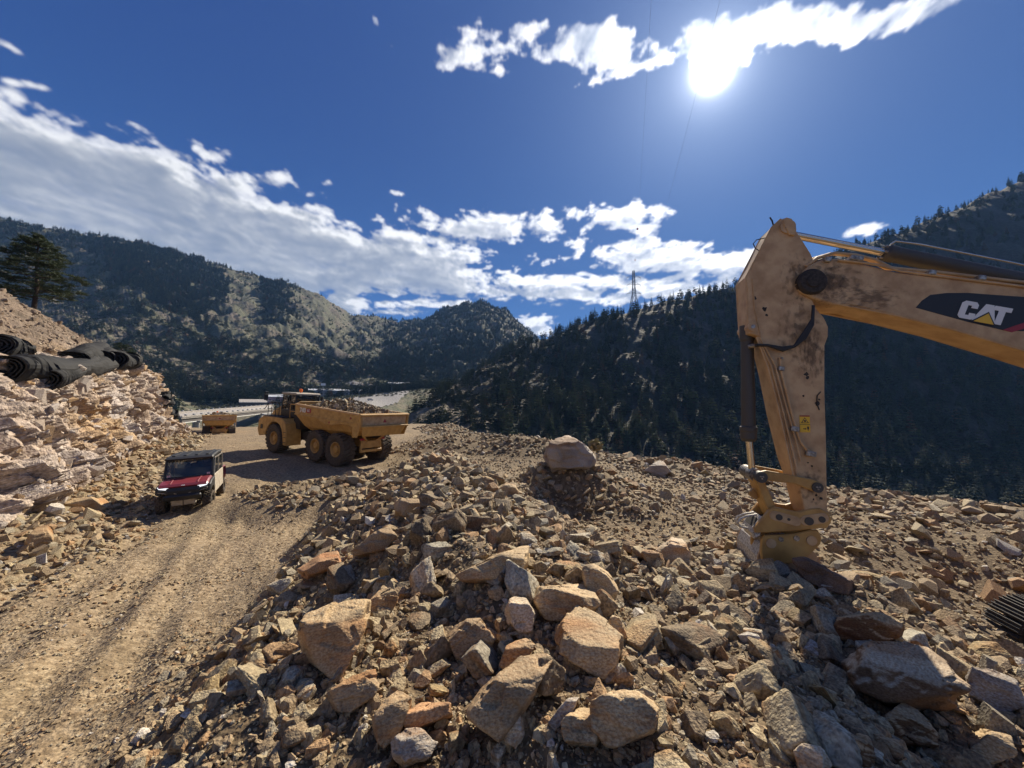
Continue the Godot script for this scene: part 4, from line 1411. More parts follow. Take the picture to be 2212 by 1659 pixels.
func make_excavator() -> void:
	var E := thing("excavator", "dusty yellow excavator with its bucket down in the rubble", "excavator", Vector3(4.2, 0, -5.95))
	E.rotation_degrees.y = -12.0
	# stick: cheeks and edge plates
	var stick := put("stick", slab([0.25, 6.40, 0.17, 6.46, 0.09, 6.44, 0.02, 6.39, -0.05, 6.32, -0.13, 6.17, -0.23, 5.96, -0.34, 5.74, -0.45, 5.54, -0.44, 5.20, -0.45, 4.86, -0.44, 4.62, -0.28, 4.56, -0.24, 4.43, -0.15, 3.93, -0.06, 3.31, 0.07, 2.63, 0.17, 2.29, 0.25, 1.80, 0.50, 1.72, 0.54, 1.9, 0.55, 2.31, 0.57, 2.99, 0.58, 3.68, 0.61, 4.39, 0.66, 4.53, 0.67, 4.68, 0.62, 4.82, 0.52, 4.97, 0.47, 5.12, 0.47, 5.40, 0.53, 5.70, 0.48, 5.85, 0.30, 6.22], -0.47, -0.03, 0.014), M.dusty_yellow, E)
	var st := S()
	# proud rim plates along the stick's front edge, seams
	for z in [-0.455, -0.045]:
		tube(st, [Vector3(-0.44, 4.9, z), Vector3(-0.45, 5.53, z), Vector3(-0.05, 6.32, z), Vector3(0.09, 6.45, z)], 0.012, 6)
	tube(st, [Vector3(-0.36, 5.5, -0.026), Vector3(-0.34, 5.0, -0.026), Vector3(-0.26, 4.5, -0.026), Vector3(-0.12, 3.93, -0.026), Vector3(0.10, 2.63, -0.026), Vector3(0.20, 2.25, -0.026)], 0.010, 6)
	put("weld_seam", st, M.dusty_yellow, stick)
	stain(-0.10, 4.0, 0.66, 5.15, -0.024, "smear_a", stick)
	stain(0.20, 3.75, 0.62, 4.75, -0.022, "smear_b", stick)
	stain(0.0, 5.0, 0.55, 5.9, -0.023, "smear_c", stick)
	stain(0.10, 1.9, 0.60, 2.6, -0.023, "smear_c", stick)
	for q in [[-0.33, 5.18, 0.030], [-0.2, 5.0, 0.035], [-0.17, 4.9, 0.022], [0.47, 3.5, 0.03], [0.5, 3.56, 0.016], [0.36, 2.55, 0.016], [0.31, 2.6, 0.012], [0.40, 2.12, 0.018], [0.46, 2.07, 0.022], [0.36, 2.05, 0.014], [0.29, 3.62, 0.016], [0.34, 3.95, 0.03], [0.36, 3.9, 0.025]]:
		st = S()
		var pts := []
		for k in 9: pts.append(Vector2(q[0] + cos(TAU * k / 9) * q[2] * R(0.6, 1.4), q[1] + sin(TAU * k / 9) * q[2] * R(0.6, 1.5)))
		prism(st, pts, Vector3.ZERO, Vector3.RIGHT, Vector3.UP, Vector3.BACK, -0.031, -0.0268, 0.002)
		put("stain", st, M.grime, stick)
	for q in [[0.17, 6.30, 0.11], [-0.385, 4.72, 0.07]]:
		st = S()
		pin_boss(st, q[0], q[1], -0.49, 0.0, q[2])
		put("pin_boss", st, M.dusty_yellow, stick)
		st = S()
		pin_boss(st, q[0], q[1], 0.0, 0.012, q[2] * 0.45)
		put("pin", st, M.steel, stick)
	st = slab([0.10, 6.40, 0.15, 6.44, 0.22, 6.41, 0.28, 6.24, 0.25, 6.14, 0.18, 6.16, 0.10, 6.34], -0.028, 0.016, 0.008)
	put("pin_retainer", st, M.dusty_yellow, stick)
	st = S()
	tube(st, [Vector3(0.05, 6.40, -0.2), Vector3(0.03, 6.50, -0.2), Vector3(0.0, 6.56, -0.2)], 0.012, 6)
	tube(st, [Vector3(-0.22, 5.98, -0.1), Vector3(-0.27, 6.02, -0.1), Vector3(-0.30, 6.10, -0.1), Vector3(-0.25, 6.16, -0.1), Vector3(-0.12, 6.18, -0.1)], 0.008, 6)
	put("grease_line", st, M.hose, stick)
	# steel pipes down the stick and their clamps
	for k in 3:
		st = S()
		var dx: float = [0.0, -0.06, -0.11][k]
		tube(st, [Vector3(-0.30 + dx * 0.4, 4.55, 0.0), Vector3(-0.10 + dx, 4.1, 0.012), Vector3(0.02 + dx, 3.5, 0.012), Vector3(0.14 + dx, 2.95 - k * 0.1, 0.012), Vector3(0.20 + dx, 2.62 - k * 0.12, 0.006)], 0.013, 8)
		put("pipe", st, M.dusty_yellow, stick)
	st = S()
	tube(st, [Vector3(-0.02, 4.22, 0.0), Vector3(-0.02, 4.02, 0.01), Vector3(0.10, 3.35, 0.014), Vector3(0.145, 3.14, 0.014), Vector3(0.20, 2.93, 0.014), Vector3(0.28, 2.80, 0.012), Vector3(0.33, 2.76, 0.0)], 0.020, 8)
	put("pipe", st, M.dusty_yellow, stick)
	for q in [[-0.02, 4.04, 0.08, 0.07], [-0.01, 4.20, 0.035, 0.03], [0.13, 3.11, 0.11, 0.08], [0.33, 2.74, 0.13, 0.08]]:
		st = S()
		box(st, Vector3(q[0], q[1], 0.012), Vector3(q[2], q[3], 0.07), Basis(Vector3.BACK, -0.2), 0.01)
		put("clamp", st, M.steel, stick)
	st = S()
	for k in 3:
		tube(st, [Vector3(-0.36, 4.42, 0.03 - k * 0.02), Vector3(-0.20, 4.41, 0.03), Vector3(0.0, 4.36 - k * 0.02, 0.04), Vector3(0.16, 4.38, 0.05), Vector3(0.30, 4.50 + k * 0.05, 0.07), Vector3(0.40, 4.70 + k * 0.04, 0.09), Vector3(0.44, 5.0, 0.05)], 0.022, 8)
	put("hydraulic_hose", st, M.hose, stick)
	st = S()
	tube(st, [Vector3(0.52, 3.68, -0.02), Vector3(0.47, 3.62, -0.02), Vector3(0.46, 3.50, -0.02), Vector3(0.49, 3.40, -0.02)], 0.008, 6)
	put("cable", st, M.hose, stick)
	# warning label
	put("warning_label", slab([0.22, 3.06, 0.36, 3.06, 0.36, 3.32, 0.22, 3.32], -0.031, -0.0235, 0.002), M.label_yellow, stick)
	put("label_band", slab([0.222, 3.30, 0.358, 3.30, 0.358, 3.318, 0.222, 3.318], -0.026, -0.020, 0.001), M.label_red, stick)
	put("label_band", slab([0.222, 3.175, 0.358, 3.175, 0.358, 3.181, 0.222, 3.181], -0.026, -0.020, 0.001), M.label_black, stick)
	put("warning_triangle", slab([0.238, 3.20, 0.342, 3.20, 0.29, 3.288], -0.026, -0.0205, 0.001), M.label_black, stick)
	put("warning_triangle", slab([0.252, 3.208, 0.328, 3.208, 0.29, 3.274], -0.024, -0.019, 0.001), M.label_yellow, stick)
	put("symbol", slab([0.28, 3.218, 0.30, 3.218, 0.305, 3.24, 0.29, 3.25, 0.275, 3.24], -0.023, -0.0175, 0.001), M.label_black, stick)
	put("symbol", slab([0.262, 3.108, 0.29, 3.108, 0.29, 3.100, 0.306, 3.114, 0.29, 3.128, 0.29, 3.119, 0.262, 3.119], -0.026, -0.0195, 0.001), M.label_black, stick)
	put("symbol", slab([0.325, 3.085, 0.333, 3.085, 0.336, 3.11, 0.343, 3.125, 0.336, 3.15, 0.322, 3.15, 0.315, 3.125, 0.322, 3.11], -0.026, -0.0195, 0.001), M.label_black, stick)
	# boom
	var boom := put("boom", slab([0.24, 5.36, 0.29, 5.48, 0.41, 5.63, 0.57, 5.71, 0.83, 5.72, 1.02, 5.65, 1.23, 5.57, 1.55, 5.45, 2.07, 5.34, 3.07, 5.12, 3.8, 4.98, 4.4, 4.72, 4.9, 4.25, 5.6, 3.2, 6.35, 1.45, 6.25, 1.15, 5.95, 1.05, 5.7, 1.2, 4.8, 2.7, 4.2, 3.55, 3.7, 3.92, 3.01, 4.22, 2.2, 4.55, 1.52, 4.79, 0.99, 4.97, 0.73, 5.0, 0.43, 5.13, 0.28, 5.23], -0.52, 0.03, 0.02), M.dusty_yellow, E)
	stain(0.22, 4.95, 1.25, 5.75, 0.036, "smear_a", boom)
	stain(0.30, 5.0, 0.95, 5.72, 0.038, "smear_b", boom)
	stain(0.7, 4.85, 1.7, 5.3, 0.037, "smear_c", boom)
	st = S()
	lathe(st, Vector3(0.44, 5.37, -0.56), Vector3.BACK, [Vector2(0, 0), Vector2(0.19, 0), Vector2(0.20, 0.62), Vector2(0.17, 0.65), Vector2(0.10, 0.65), Vector2(0.09, 0.67), Vector2(0, 0.67)], 30)
	put("boom_pin_boss", st, M.grime, boom)
	st = S()
	for z in [-0.5, 0.012]:
		tube(st, [Vector3(0.75, 5.02, z), Vector3(1.52, 4.80, z), Vector3(2.2, 4.56, z), Vector3(3.0, 4.23, z), Vector3(3.7, 3.93, z)], 0.018, 6)
	put("weld_seam", st, M.dusty_yellow, boom)
	# pipes over the boom
	for k in 3:
		st = S()
		var z: float = [-0.02, -0.12, -0.36][k]
		var dy: float = [0.0, 0.03, 0.02][k]
		tube(st, [Vector3(0.40, 5.64, z), Vector3(0.56, 5.76 + dy, z), Vector3(0.80, 5.82 + dy, z), Vector3(1.06, 5.77 + dy, z), Vector3(1.30, 5.68 + dy, z), Vector3(1.52, 5.53 + dy, z), Vector3(2.1, 5.42 + dy, z), Vector3(3.05, 5.21 + dy, z), Vector3(3.8, 5.06 + dy, z), Vector3(4.4, 4.82, z), Vector3(5.0, 4.25, z), Vector3(5.6, 3.3, z)], 0.026, 8)
		put("pipe", st, M.dusty_yellow if k < 2 else M.hose, boom)
	st = S()
	tube(st, [Vector3(0.80, 5.68, 0.05), Vector3(1.05, 5.63, 0.05), Vector3(1.3, 5.57, 0.05), Vector3(1.60, 5.45, 0.045), Vector3(2.1, 5.335, 0.045), Vector3(3.05, 5.12, 0.045), Vector3(3.9, 4.93, 0.045)], 0.02, 8)
	put("pipe", st, M.dusty_yellow, boom)
	for q in [[0.66, 5.70], [1.0, 5.70], [1.08, 5.68], [1.97, 5.40], [2.55, 5.28], [3.2, 5.14], [3.9, 5.0]]:
		st = S()
		box(st, Vector3(q[0], q[1], -0.05), Vector3(0.09, 0.075, 0.26), Basis(Vector3.BACK, -0.22), 0.012)
		put("clamp", st, M.steel, boom)
	# side decal
	put("decal", slab([1.76, 4.90, 1.84, 5.0, 1.95, 5.08, 2.15, 5.095, 2.40, 5.08, 2.72, 5.03, 3.06, 4.98, 3.8, 4.84, 3.75, 4.52, 3.2, 4.48, 2.78, 4.52, 2.37, 4.66], 0.026, 0.0345, 0.003), M.label_black, boom)
	put("decal_stripe", slab([2.76, 4.53, 3.75, 4.90, 3.8, 4.80, 2.86, 4.49], 0.030, 0.0385, 0.002), M.label_red, boom)
	letters(boom, Vector3(2.235, 4.735, 0.032), Vector3(0.985, -0.275, 0) * 0.262, Vector3(0.36, 0.93, 0) * 0.262)
	# stick cylinder
	st = S()
	cyl(st, Vector3(0.20, 6.30, -0.25), Vector3(1.65, 5.83, -0.25), 0.058, 0.058, 20)
	put("stick_cylinder_rod", st, M.chrome, E)
	st = S()
	lathe(st, Vector3(1.60, 5.85, -0.25), Vector3(2.75, -0.94, 0).normalized(), [Vector2(0, -0.02), Vector2(0.10, -0.02), Vector2(0.125, 0.02), Vector2(0.125, 0.12), Vector2(0.118, 0.14), Vector2(0.118, 2.6), Vector2(0.10, 2.66), Vector2(0, 2.66)], 26)
	pin_boss(st, 4.12, 4.98, -0.38, -0.12, 0.16)
	var bar_ := put("stick_cylinder_barrel", st, M.cylinder_grey, E)
	st = S()
	tube(st, [Vector3(1.66, 5.96, -0.22), Vector3(1.72, 6.0, -0.20), Vector3(2.0, 5.92, -0.18), Vector3(3.1, 5.55, -0.18), Vector3(4.0, 5.22, -0.18)], 0.016, 8)
	put("cylinder_line", st, M.chrome, bar_)
	st = S()
	for k in 6:
		var a := TAU * k / 6 + 0.3
		var f := frame_of(Vector3(2.75, -0.94, 0).normalized())
		var c := Vector3(1.585, 5.855, -0.25) + (f.x * cos(a) + f.y * sin(a)) * 0.10
		cyl(st, c, c - f.z * 0.035, 0.018, 0.018, 8)
	put("bolt", st, M.steel, bar_)
	st = S()
	pin_boss(st, 0.17, 6.30, -0.40, -0.10, 0.12)
	put("rod_eye", st, M.grime, E)
	# bucket cylinder
	st = S()
	lathe(st, Vector3(-0.385, 4.66, -0.25), Vector3(-0.02, -1, 0).normalized(), [Vector2(0, -0.12), Vector2(0.11, -0.12), Vector2(0.11, 0.1), Vector2(0.095, 0.14), Vector2(0.098, 0.9), Vector2(0.103, 0.905), Vector2(0.103, 1.52), Vector2(0.128, 1.54), Vector2(0.128, 1.60), Vector2(0.118, 1.62), Vector2(0.118, 1.72), Vector2(0.09, 1.77), Vector2(0, 1.77)], 26)
	var bc := put("bucket_cylinder_barrel", st, M.cylinder_grey, E)
	st = S()
	tube(st, [Vector3(-0.30, 4.43, -0.13), Vector3(-0.36, 4.43, -0.12), Vector3(-0.42, 4.42, -0.13)], 0.035, 8)
	put("port_fitting", st, M.steel, bc)
	st = S()
	cyl(st, Vector3(-0.42, 2.96, -0.25), Vector3(-0.38, 2.36, -0.25), 0.052, 0.052, 18)
	put("bucket_cylinder_rod", st, M.chrome, E)
	# linkage
	for z in [[-0.04, 0.035], [-0.62, -0.545]]:
		var link := put("link_arm", slab([-0.44, 2.37, -0.40, 2.44, -0.28, 2.47, 0.08, 2.41, 0.35, 2.355, 0.44, 2.32, 0.47, 2.25, 0.42, 2.19, 0.36, 2.175, 0.27, 2.21, 0.09, 2.285, -0.25, 2.315, -0.36, 2.28], z[0], z[1], 0.012), M.yellow, E)
		for q in [[-0.365, 2.37, 0.085], [0.385, 2.245, 0.075]]:
			st = S()
			pin_boss(st, q[0], q[1], z[0] - 0.01, z[1] + 0.025, q[2])
			put("pin_cap", st, M.cylinder_grey, link)
		if z[0] > -0.1:
			three_bolts(-0.365, 2.37, 0.06, link)
			three_bolts(0.385, 2.245, 0.06, link)
	st = S()
	pin_boss(st, -0.365, 2.37, -0.62, 0.03, 0.06)
	for k in 4: pin_boss(st, -0.365, 2.37, -0.60 + k * 0.06, -0.56 + k * 0.06, 0.10)
	pin_boss(st, -0.365, 2.37, -0.34, -0.15, 0.105)
	put("link_pin", st, M.steel, E)
	st = slab([-0.42, 2.30, -0.38, 2.38, -0.30, 2.36, -0.23, 2.18, -0.10, 1.84, -0.14, 1.72, -0.22, 1.74, -0.31, 2.0, -0.36, 2.16], -0.40, -0.08, 0.02)
	var pl := put("power_link", st, M.yellow, E)
	put("lifting_eye", slab([-0.38, 2.15, -0.44, 2.09, -0.45, 2.03, -0.36, 1.97, -0.31, 2.0], -0.27, -0.22, 0.008), M.yellow, pl)
	# quick coupler: two cheeks, body, pins
	var cheek := [-0.47, 1.58, -0.34, 1.75, -0.25, 1.87, -0.17, 1.91, -0.08, 1.90, 0.04, 1.87, 0.16, 1.86, 0.30, 1.91, 0.43, 1.93, 0.53, 1.88, 0.58, 1.78, 0.56, 1.71, 0.50, 1.64, 0.38, 1.63, 0.06, 1.57, -0.31, 1.52, -0.46, 1.51]
	for z in [[-0.075, 0.0], [-0.50, -0.425]]:
		var ch := put("coupler_cheek", slab(cheek, z[0], z[1], 0.014), M.yellow, E)
		if z[1] > -0.1:
			for q in [[-0.13, 1.77, 0.045], [0.44, 1.77, 0.045], [0.0, 1.745, 0.02], [0.27, 1.735, 0.06]]:
				st = S()
				pin_boss(st, q[0], q[1], -0.02, 0.022, q[2])
				put("pin_cap", st, M.cylinder_grey, ch)
			for q in [[-0.19, 1.79, 0.10, 1.72, 0.07], [0.23, 1.74, 0.46, 1.79, 0.075]]:
				st = S()
				var d := Vector2(q[2] - q[0], q[3] - q[1]).normalized()
				var nn: Vector2 = Vector2(-d.y, d.x) * q[4]
				var pts := []
				for k in 7: pts.append(Vector2(q[0], q[1]) + (nn * cos(PI * k / 6) - d * q[4] * sin(PI * k / 6)))
				for k in 7: pts.append(Vector2(q[2], q[3]) + (-nn * cos(PI * k / 6) + d * q[4] * sin(PI * k / 6)))
				prism(st, pts, Vector3.ZERO, Vector3.RIGHT, Vector3.UP, Vector3.BACK, -0.01, 0.010, 0.004)
				put("pin_keeper", st, M.dusty_yellow, ch)
	put("coupler_body", slab([-0.47, 1.58, -0.38, 1.70, -0.2, 1.70, 0.2, 1.66, 0.50, 1.66, 0.38, 1.60, 0.06, 1.54, -0.31, 1.49, -0.46, 1.48], -0.43, -0.07, 0.02), M.grime, E)
	put("coupler_hook", slab([-0.47, 1.58, -0.34, 1.75, -0.30, 1.66, -0.38, 1.45, -0.46, 1.40, -0.50, 1.5], -0.46, -0.04, 0.02), M.worn_steel, E)
	for k in 2:
		st = S()
		var z := -0.2 - k * 0.12
		tube(st, [Vector3(-0.36, 1.74, z), Vector3(-0.50, 1.71, z), Vector3(-0.60, 1.66, z), Vector3(-0.64, 1.60, z), Vector3(-0.61, 1.54, z), Vector3(-0.50, 1.52, z)], 0.018, 8)
		put("hydraulic_hose", st, M.worn_steel, E)
	# bucket: ears, side plates, curved shell, cutting edge
	for z in [[-0.10, -0.03], [-0.47, -0.40]]:
		var ear := put("bucket_ear", slab([-0.36, 1.41, -0.32, 1.47, -0.18, 1.48, -0.03, 1.50, 0.11, 1.53, 0.29, 1.59, 0.41, 1.59, 0.45, 1.49, 0.43, 1.39, 0.27, 1.21, 0.10, 1.10, -0.24, 1.0, -0.36, 1.0, -0.38, 1.25], z[0], z[1], 0.014), M.yellow, E)
		if z[1] > -0.1:
			for q in [[-0.24, 1.36, 0.07], [-0.10, 1.43, 0.035], [0.11, 1.46, 0.04], [0.31, 1.44, 0.07]]:
				st = S()
				pin_boss(st, q[0], q[1], -0.06, -0.015, q[2])
				put("pin_cap", st, M.dusty_yellow if q[2] > 0.05 else M.steel, ear)
	var shell := V2([0.32, 1.30, 0.05, 1.45, -0.20, 1.41, -0.34, 1.28, -0.405, 1.12, -0.41, 0.94, -0.34, 0.76, -0.17, 0.61, 0.08, 0.54])
	st = S()
	for k in shell.size() - 1:
		var a: Vector2 = shell[k]
		var b: Vector2 = shell[k + 1]
		var c := Vector2(0.05, 0.95)
		prism(st, [a, b, b.lerp(c, 0.08), a.lerp(c, 0.08)], Vector3.ZERO, Vector3.RIGHT, Vector3.UP, Vector3.BACK, -0.98, -0.14, 0.003)
	var bk := put("bucket_shell", st, M.worn_steel, E)
	for z in [[-1.02, -0.98], [-0.14, -0.105]]:
		st = S()
		var pts := shell.duplicate()
		pts.append(Vector2(0.30, 0.6)); pts.append(Vector2(0.42, 1.2))
		prism(st, pts, Vector3.ZERO, Vector3.RIGHT, Vector3.UP, Vector3.BACK, z[0], z[1], 0.008)
		put("bucket_side", st, M.dusty_yellow, bk)
	for k in 5:
		put("bucket_tooth", slab([0.1, 0.50, 0.20, 0.44, 0.24, 0.28, 0.16, 0.42], -0.85 + k * 0.19, -0.76 + k * 0.19, 0.01), M.steel, bk)
	# undercarriage and house, mostly right of the picture
	track(E, -1.95, -1.35)
	track(E, 0.85, 1.45)
	st = S()
	box(st, Vector3(6.55, -0.15, -0.25), Vector3(2.2, 0.5, 2.4), Basis.IDENTITY, 0.05)
	cyl(st, Vector3(6.55, 0.1, -0.25), Vector3(6.55, 0.34, -0.25), 0.75, 0.75, 32)
	put("undercarriage", st, M.grime, E)
	put("house_deck", slab([5.4, 0.36, 9.6, 0.36, 9.6, 0.62, 5.4, 0.62], -1.75, 1.25, 0.03), M.black_metal, E)
	put("engine_housing", slab([7.2, 0.63, 9.0, 0.63, 9.0, 2.1, 8.6, 2.25, 7.2, 2.25], -1.7, 1.2, 0.05), M.yellow, E)
	put("side_locker", slab([5.6, 0.63, 7.19, 0.63, 7.19, 1.9, 5.6, 1.9], -1.7, -0.65, 0.05), M.yellow, E)
	put("counterweight", slab([9.01, 0.45, 9.7, 0.6, 9.85, 1.2, 9.7, 1.95, 9.01, 2.1], -1.72, 1.22, 0.08), M.yellow, E)
	var cab := put("cab", slab([5.35, 0.63, 6.95, 0.63, 6.95, 2.55, 6.75, 2.72, 5.75, 2.72, 5.5, 2.4, 5.3, 1.5], 0.20, 1.22, 0.05), M.black_plastic, E)
	for z in [[1.215, 1.235], [0.185, 0.205]]:
		put("window", slab([5.48, 1.35, 6.1, 1.35, 6.1, 2.55, 5.78, 2.55, 5.58, 2.3], z[0], z[1], 0.004), M.tinted_glass, cab)
		put("window", slab([6.2, 1.35, 6.85, 1.35, 6.85, 2.5, 6.72, 2.58, 6.2, 2.58], z[0], z[1], 0.004), M.tinted_glass, cab)
	for z in [-1.9, 1.35]:
		pass
	for z in [-0.62, 0.12]:
		st = S()
		cyl(st, Vector3(5.6, 0.85, z), Vector3(4.9, 2.2, z), 0.11, 0.11, 20)
		put("boom_cylinder_barrel", st, M.cylinder_grey, E)
		st = S()
		cyl(st, Vector3(4.9, 2.2, z), Vector3(4.45, 3.95, z), 0.06, 0.06, 16)
		put("boom_cylinder_rod", st, M.chrome, E)

# ---------- articulated dump truck: x forward, z to its right, origin on the ground under the rear axle ----------
func tyre_mesh(r: float, w: float, rim: float, lugs: int, lug_h: float, style := 0) -> ArrayMesh:
	var st := S()
	var h := w / 2
	lathe(st, Vector3.ZERO, Vector3.BACK, [Vector2(rim, -h * 0.72), Vector2(rim + (r - rim) * 0.35, -h * 0.98), Vector2(rim + (r - rim) * 0.72, -h), Vector2(r * 0.955 - lug_h * 0.4, -h * 0.9), Vector2(r - lug_h, -h * 0.72), Vector2(r - lug_h, h * 0.72), Vector2(r * 0.955 - lug_h * 0.4, h * 0.9), Vector2(rim + (r - rim) * 0.72, h), Vector2(rim + (r - rim) * 0.35, h * 0.98), Vector2(rim, h * 0.72)], 40)
	for k in lugs:
		for s in [-1, 1]:
			var a: float = TAU * (k + (0.5 if s > 0 else 0.0)) / lugs
			var up := Vector3(cos(a), sin(a), 0)
			var f := Vector3(-sin(a), cos(a), 0)
			var skew := 0.35 if style == 0 else 0.7
			var zx: Vector3 = (Vector3(0, 0, 1) + f * skew * s).normalized()
			var b := Basis(up, zx.cross(up).normalized(), zx)
			box(st, up * (r - lug_h * 0.55) + Vector3(0, 0, s * h * 0.44) , Vector3(lug_h * 1.1, TAU * r / lugs * (0.62 if style == 0 else 0.42), h * 0.92), b, lug_h * 0.18)
			if style == 0:   # the lug wraps over the shoulder
				box(st, up * (r * 0.93) + Vector3(0, 0, s * h * 0.90) + f * skew * h * 0.45, Vector3(r * 0.09, TAU * r / lugs * 0.5, h * 0.20), Basis(up, f, Vector3.BACK), lug_h * 0.18)
	st.generate_normals()
	return st.commit()

func rim_mesh(r: float, w: float, deep: float) -> ArrayMesh:
	var st := S()
	var h := w / 2
	for s in [1.0, -1.0]:
		var prof := [Vector2(r * 1.02, h * 0.70), Vector2(r * 1.0, h * 0.86), Vector2(r * 0.9, h * 0.86), Vector2(r * 0.84, h * 0.7), Vector2(r * 0.78, h * (0.86 - deep)), Vector2(r * 0.5, h * (0.80 - deep)), Vector2(r * 0.46, h * 0.70), Vector2(r * 0.34, h * 0.78), Vector2(0, h * 0.78)]
		lathe(st, Vector3.ZERO, Vector3.BACK * s, prof, 28)
		for k in 12:
			var a := TAU * k / 12
			var c := Vector3(cos(a) * r * 0.62, sin(a) * r * 0.62, s * h * (0.82 - deep))
			cyl(st, c, c + Vector3.BACK * s * h * 0.1, r * 0.045, r * 0.045, 6)
	st.generate_normals()
	return st.commit()

func wheel(parent: Node3D, p: Vector3, tm: ArrayMesh, rm: ArrayMesh, tmat: Material, rmat: Material, steer := 0.0) -> void:
	var w := Node3D.new()
	w.name = "wheel"
	parent.add_child(w, true)
	w.position = p
	w.rotation = Vector3(0, steer, p.x * 1.7)
	put("tyre", tm, tmat, w)
	put("rim", rm, rmat, w)

func side_slab(a: Array, z0: float, z1: float, bev := 0.02) -> SurfaceTool:
	return slab(a, z0, z1, bev)

func make_truck(label: String) -> Node3D:
	var T := thing("dump_truck", label, "dump truck", Vector3.ZERO, "articulated dump trucks on the haul road")
	var st: SurfaceTool
	var tm := tyre_mesh(0.935, 0.76, 0.42, 22, 0.06)
	var rm := rim_mesh(0.43, 0.76, 0.35)
	for x in [0.0, 1.97, 6.57]:
		for s in [-1, 1]: wheel(T, Vector3(x, 0.92, s * 1.33), tm, rm, M.tyre, M.yellow)
	# rear frame, walking beams, axles, front frame, hitch
	st = S()
	for s in [-1, 1]:
		box(st, Vector3(1.3, 1.28, s * 0.42), Vector3(4.6, 0.42, 0.12), Basis.IDENTITY, 0.02)
		box(st, Vector3(0.98, 0.92, s * 0.72), Vector3(2.1, 0.28, 0.16), Basis.IDENTITY, 0.03)
	box(st, Vector3(-0.95, 1.22, 0), Vector3(0.16, 0.42, 1.3), Basis.IDENTITY, 0.02)
	box(st, Vector3(-1.0, 0.86, 0), Vector3(0.14, 0.16, 1.5), Basis.IDENTITY, 0.02)
	for s in [-1, 1]:
		bar(st, Vector3(-0.98, 0.86, s * 0.7), Vector3(-0.98, 1.45, s * 0.62), 0.12, 0.12)
		bar(st, Vector3(-1.02, 1.42, s * 0.35), Vector3(-1.25, 1.78, s * 0.8), 0.12, 0.10)
	put("rear_frame", st, M.yellow, T)
	for x in [0.0, 1.97, 6.57]:
		st = S()
		cyl(st, Vector3(x, 0.92, -1.0), Vector3(x, 0.92, 1.0), 0.17, 0.17, 16)
		lathe(st, Vector3(x - 0.35, 0.92, 0), Vector3.RIGHT, [Vector2(0, 0), Vector2(0.22, 0.06), Vector2(0.34, 0.25), Vector2(0.34, 0.45), Vector2(0.22, 0.64), Vector2(0, 0.7)], 20)
		put("axle", st, M.grime, T)
	st = S()
	box(st, Vector3(6.1, 1.15, 0), Vector3(4.2, 0.6, 1.0), Basis.IDENTITY, 0.04)
	cyl(st, Vector3(3.3, 1.2, 0), Vector3(4.4, 1.2, 0), 0.32, 0.32, 20)
	box(st, Vector3(4.3, 1.2, 0), Vector3(0.5, 1.1, 0.8), Basis.IDENTITY, 0.04)
	put("front_frame", st, M.grime, T)
	# front body: bumper and fenders, deck, hood
	for s in [-1, 1]:
		var z0 := minf(s * 1.62, s * 0.62)
		var z1 := maxf(s * 1.62, s * 0.62)
		var fen := put("fender", side_slab([8.62, 2.05, 8.72, 1.60, 8.40, 0.98, 7.75, 1.0, 7.62, 1.30, 7.42, 1.62, 7.10, 1.88, 6.72, 1.97, 6.35, 1.94, 6.0, 1.80, 5.75, 1.52, 5.62, 1.15, 5.50, 0.55, 5.12, 0.55, 5.18, 1.4, 5.35, 1.95, 5.70, 2.24, 6.3, 2.30, 8.1, 2.28], z0, z1, 0.04), M.yellow, T)
		st = S()
		box(st, Vector3(8.2, 1.55, s * 1.635), Vector3(0.28, 0.30, 0.02), Basis.IDENTITY, 0.006)
		put("lamp_recess", st, M.black_plastic, fen)
		st = S()
		for x in [5.16, 5.32]:
			for k in 3: box(st, Vector3(5.30, 0.75 + k * 0.32, s * 1.64), Vector3(0.30, 0.03, 0.05), Basis.IDENTITY, 0.005)
		put("step", st, M.black_metal, fen)
	put("bumper", side_slab([8.35, 0.95, 8.75, 1.55, 8.80, 1.30, 8.55, 0.90], -1.60, 1.60, 0.03), M.yellow, T)
	put("hood", side_slab([7.45, 2.28, 8.60, 2.10, 8.66, 2.40, 8.45, 2.62, 7.45, 3.02], -0.80, 0.80, 0.05), M.yellow, T)
	st = S()
	box(st, Vector3(8.64, 1.95, 0), Vector3(0.10, 0.9, 1.15), Basis(Vector3.BACK, 0.08), 0.03)
	put("grille", st, M.black_plastic, T)
	put("deck", side_slab([5.75, 2.29, 8.2, 2.29, 8.2, 2.33, 5.75, 2.33], -1.6, 1.6, 0.01), M.grime, T)
	# hand rails
	for s in [-1, 1]:
		st = S()
		for x in [6.3, 6.75, 7.2, 7.65]: cyl(st, Vector3(x, 2.32, s * 1.55), Vector3(x, 3.25 - (0.1 if x > 7.5 else 0.0), s * 1.55), 0.024, 0.024, 8)
		tube(st, [Vector3(6.3, 3.25, s * 1.55), Vector3(7.2, 3.25, s * 1.55), Vector3(7.65, 3.15, s * 1.55), Vector3(8.2, 2.75, s * 1.5)], 0.024, 8)
		tube(st, [Vector3(6.3, 2.8, s * 1.55), Vector3(7.65, 2.8, s * 1.55)], 0.02, 8)
		put("hand_rail", st, M.black_metal, T)
	# cab
	var cab := Node3D.new()
	cab.name = "cab"
	T.add_child(cab, true)
	put("roof", side_slab([5.62, 3.80, 7.42, 3.80, 7.50, 3.86, 7.35, 3.94, 5.75, 3.94, 5.62, 3.88], -0.86, 0.86, 0.03), M.dusty_panel, cab)
	put("lower_body", side_slab([5.70, 2.30, 7.42, 2.30, 7.42, 2.78, 5.70, 2.78], -0.84, 0.84, 0.03), M.black_plastic, cab)
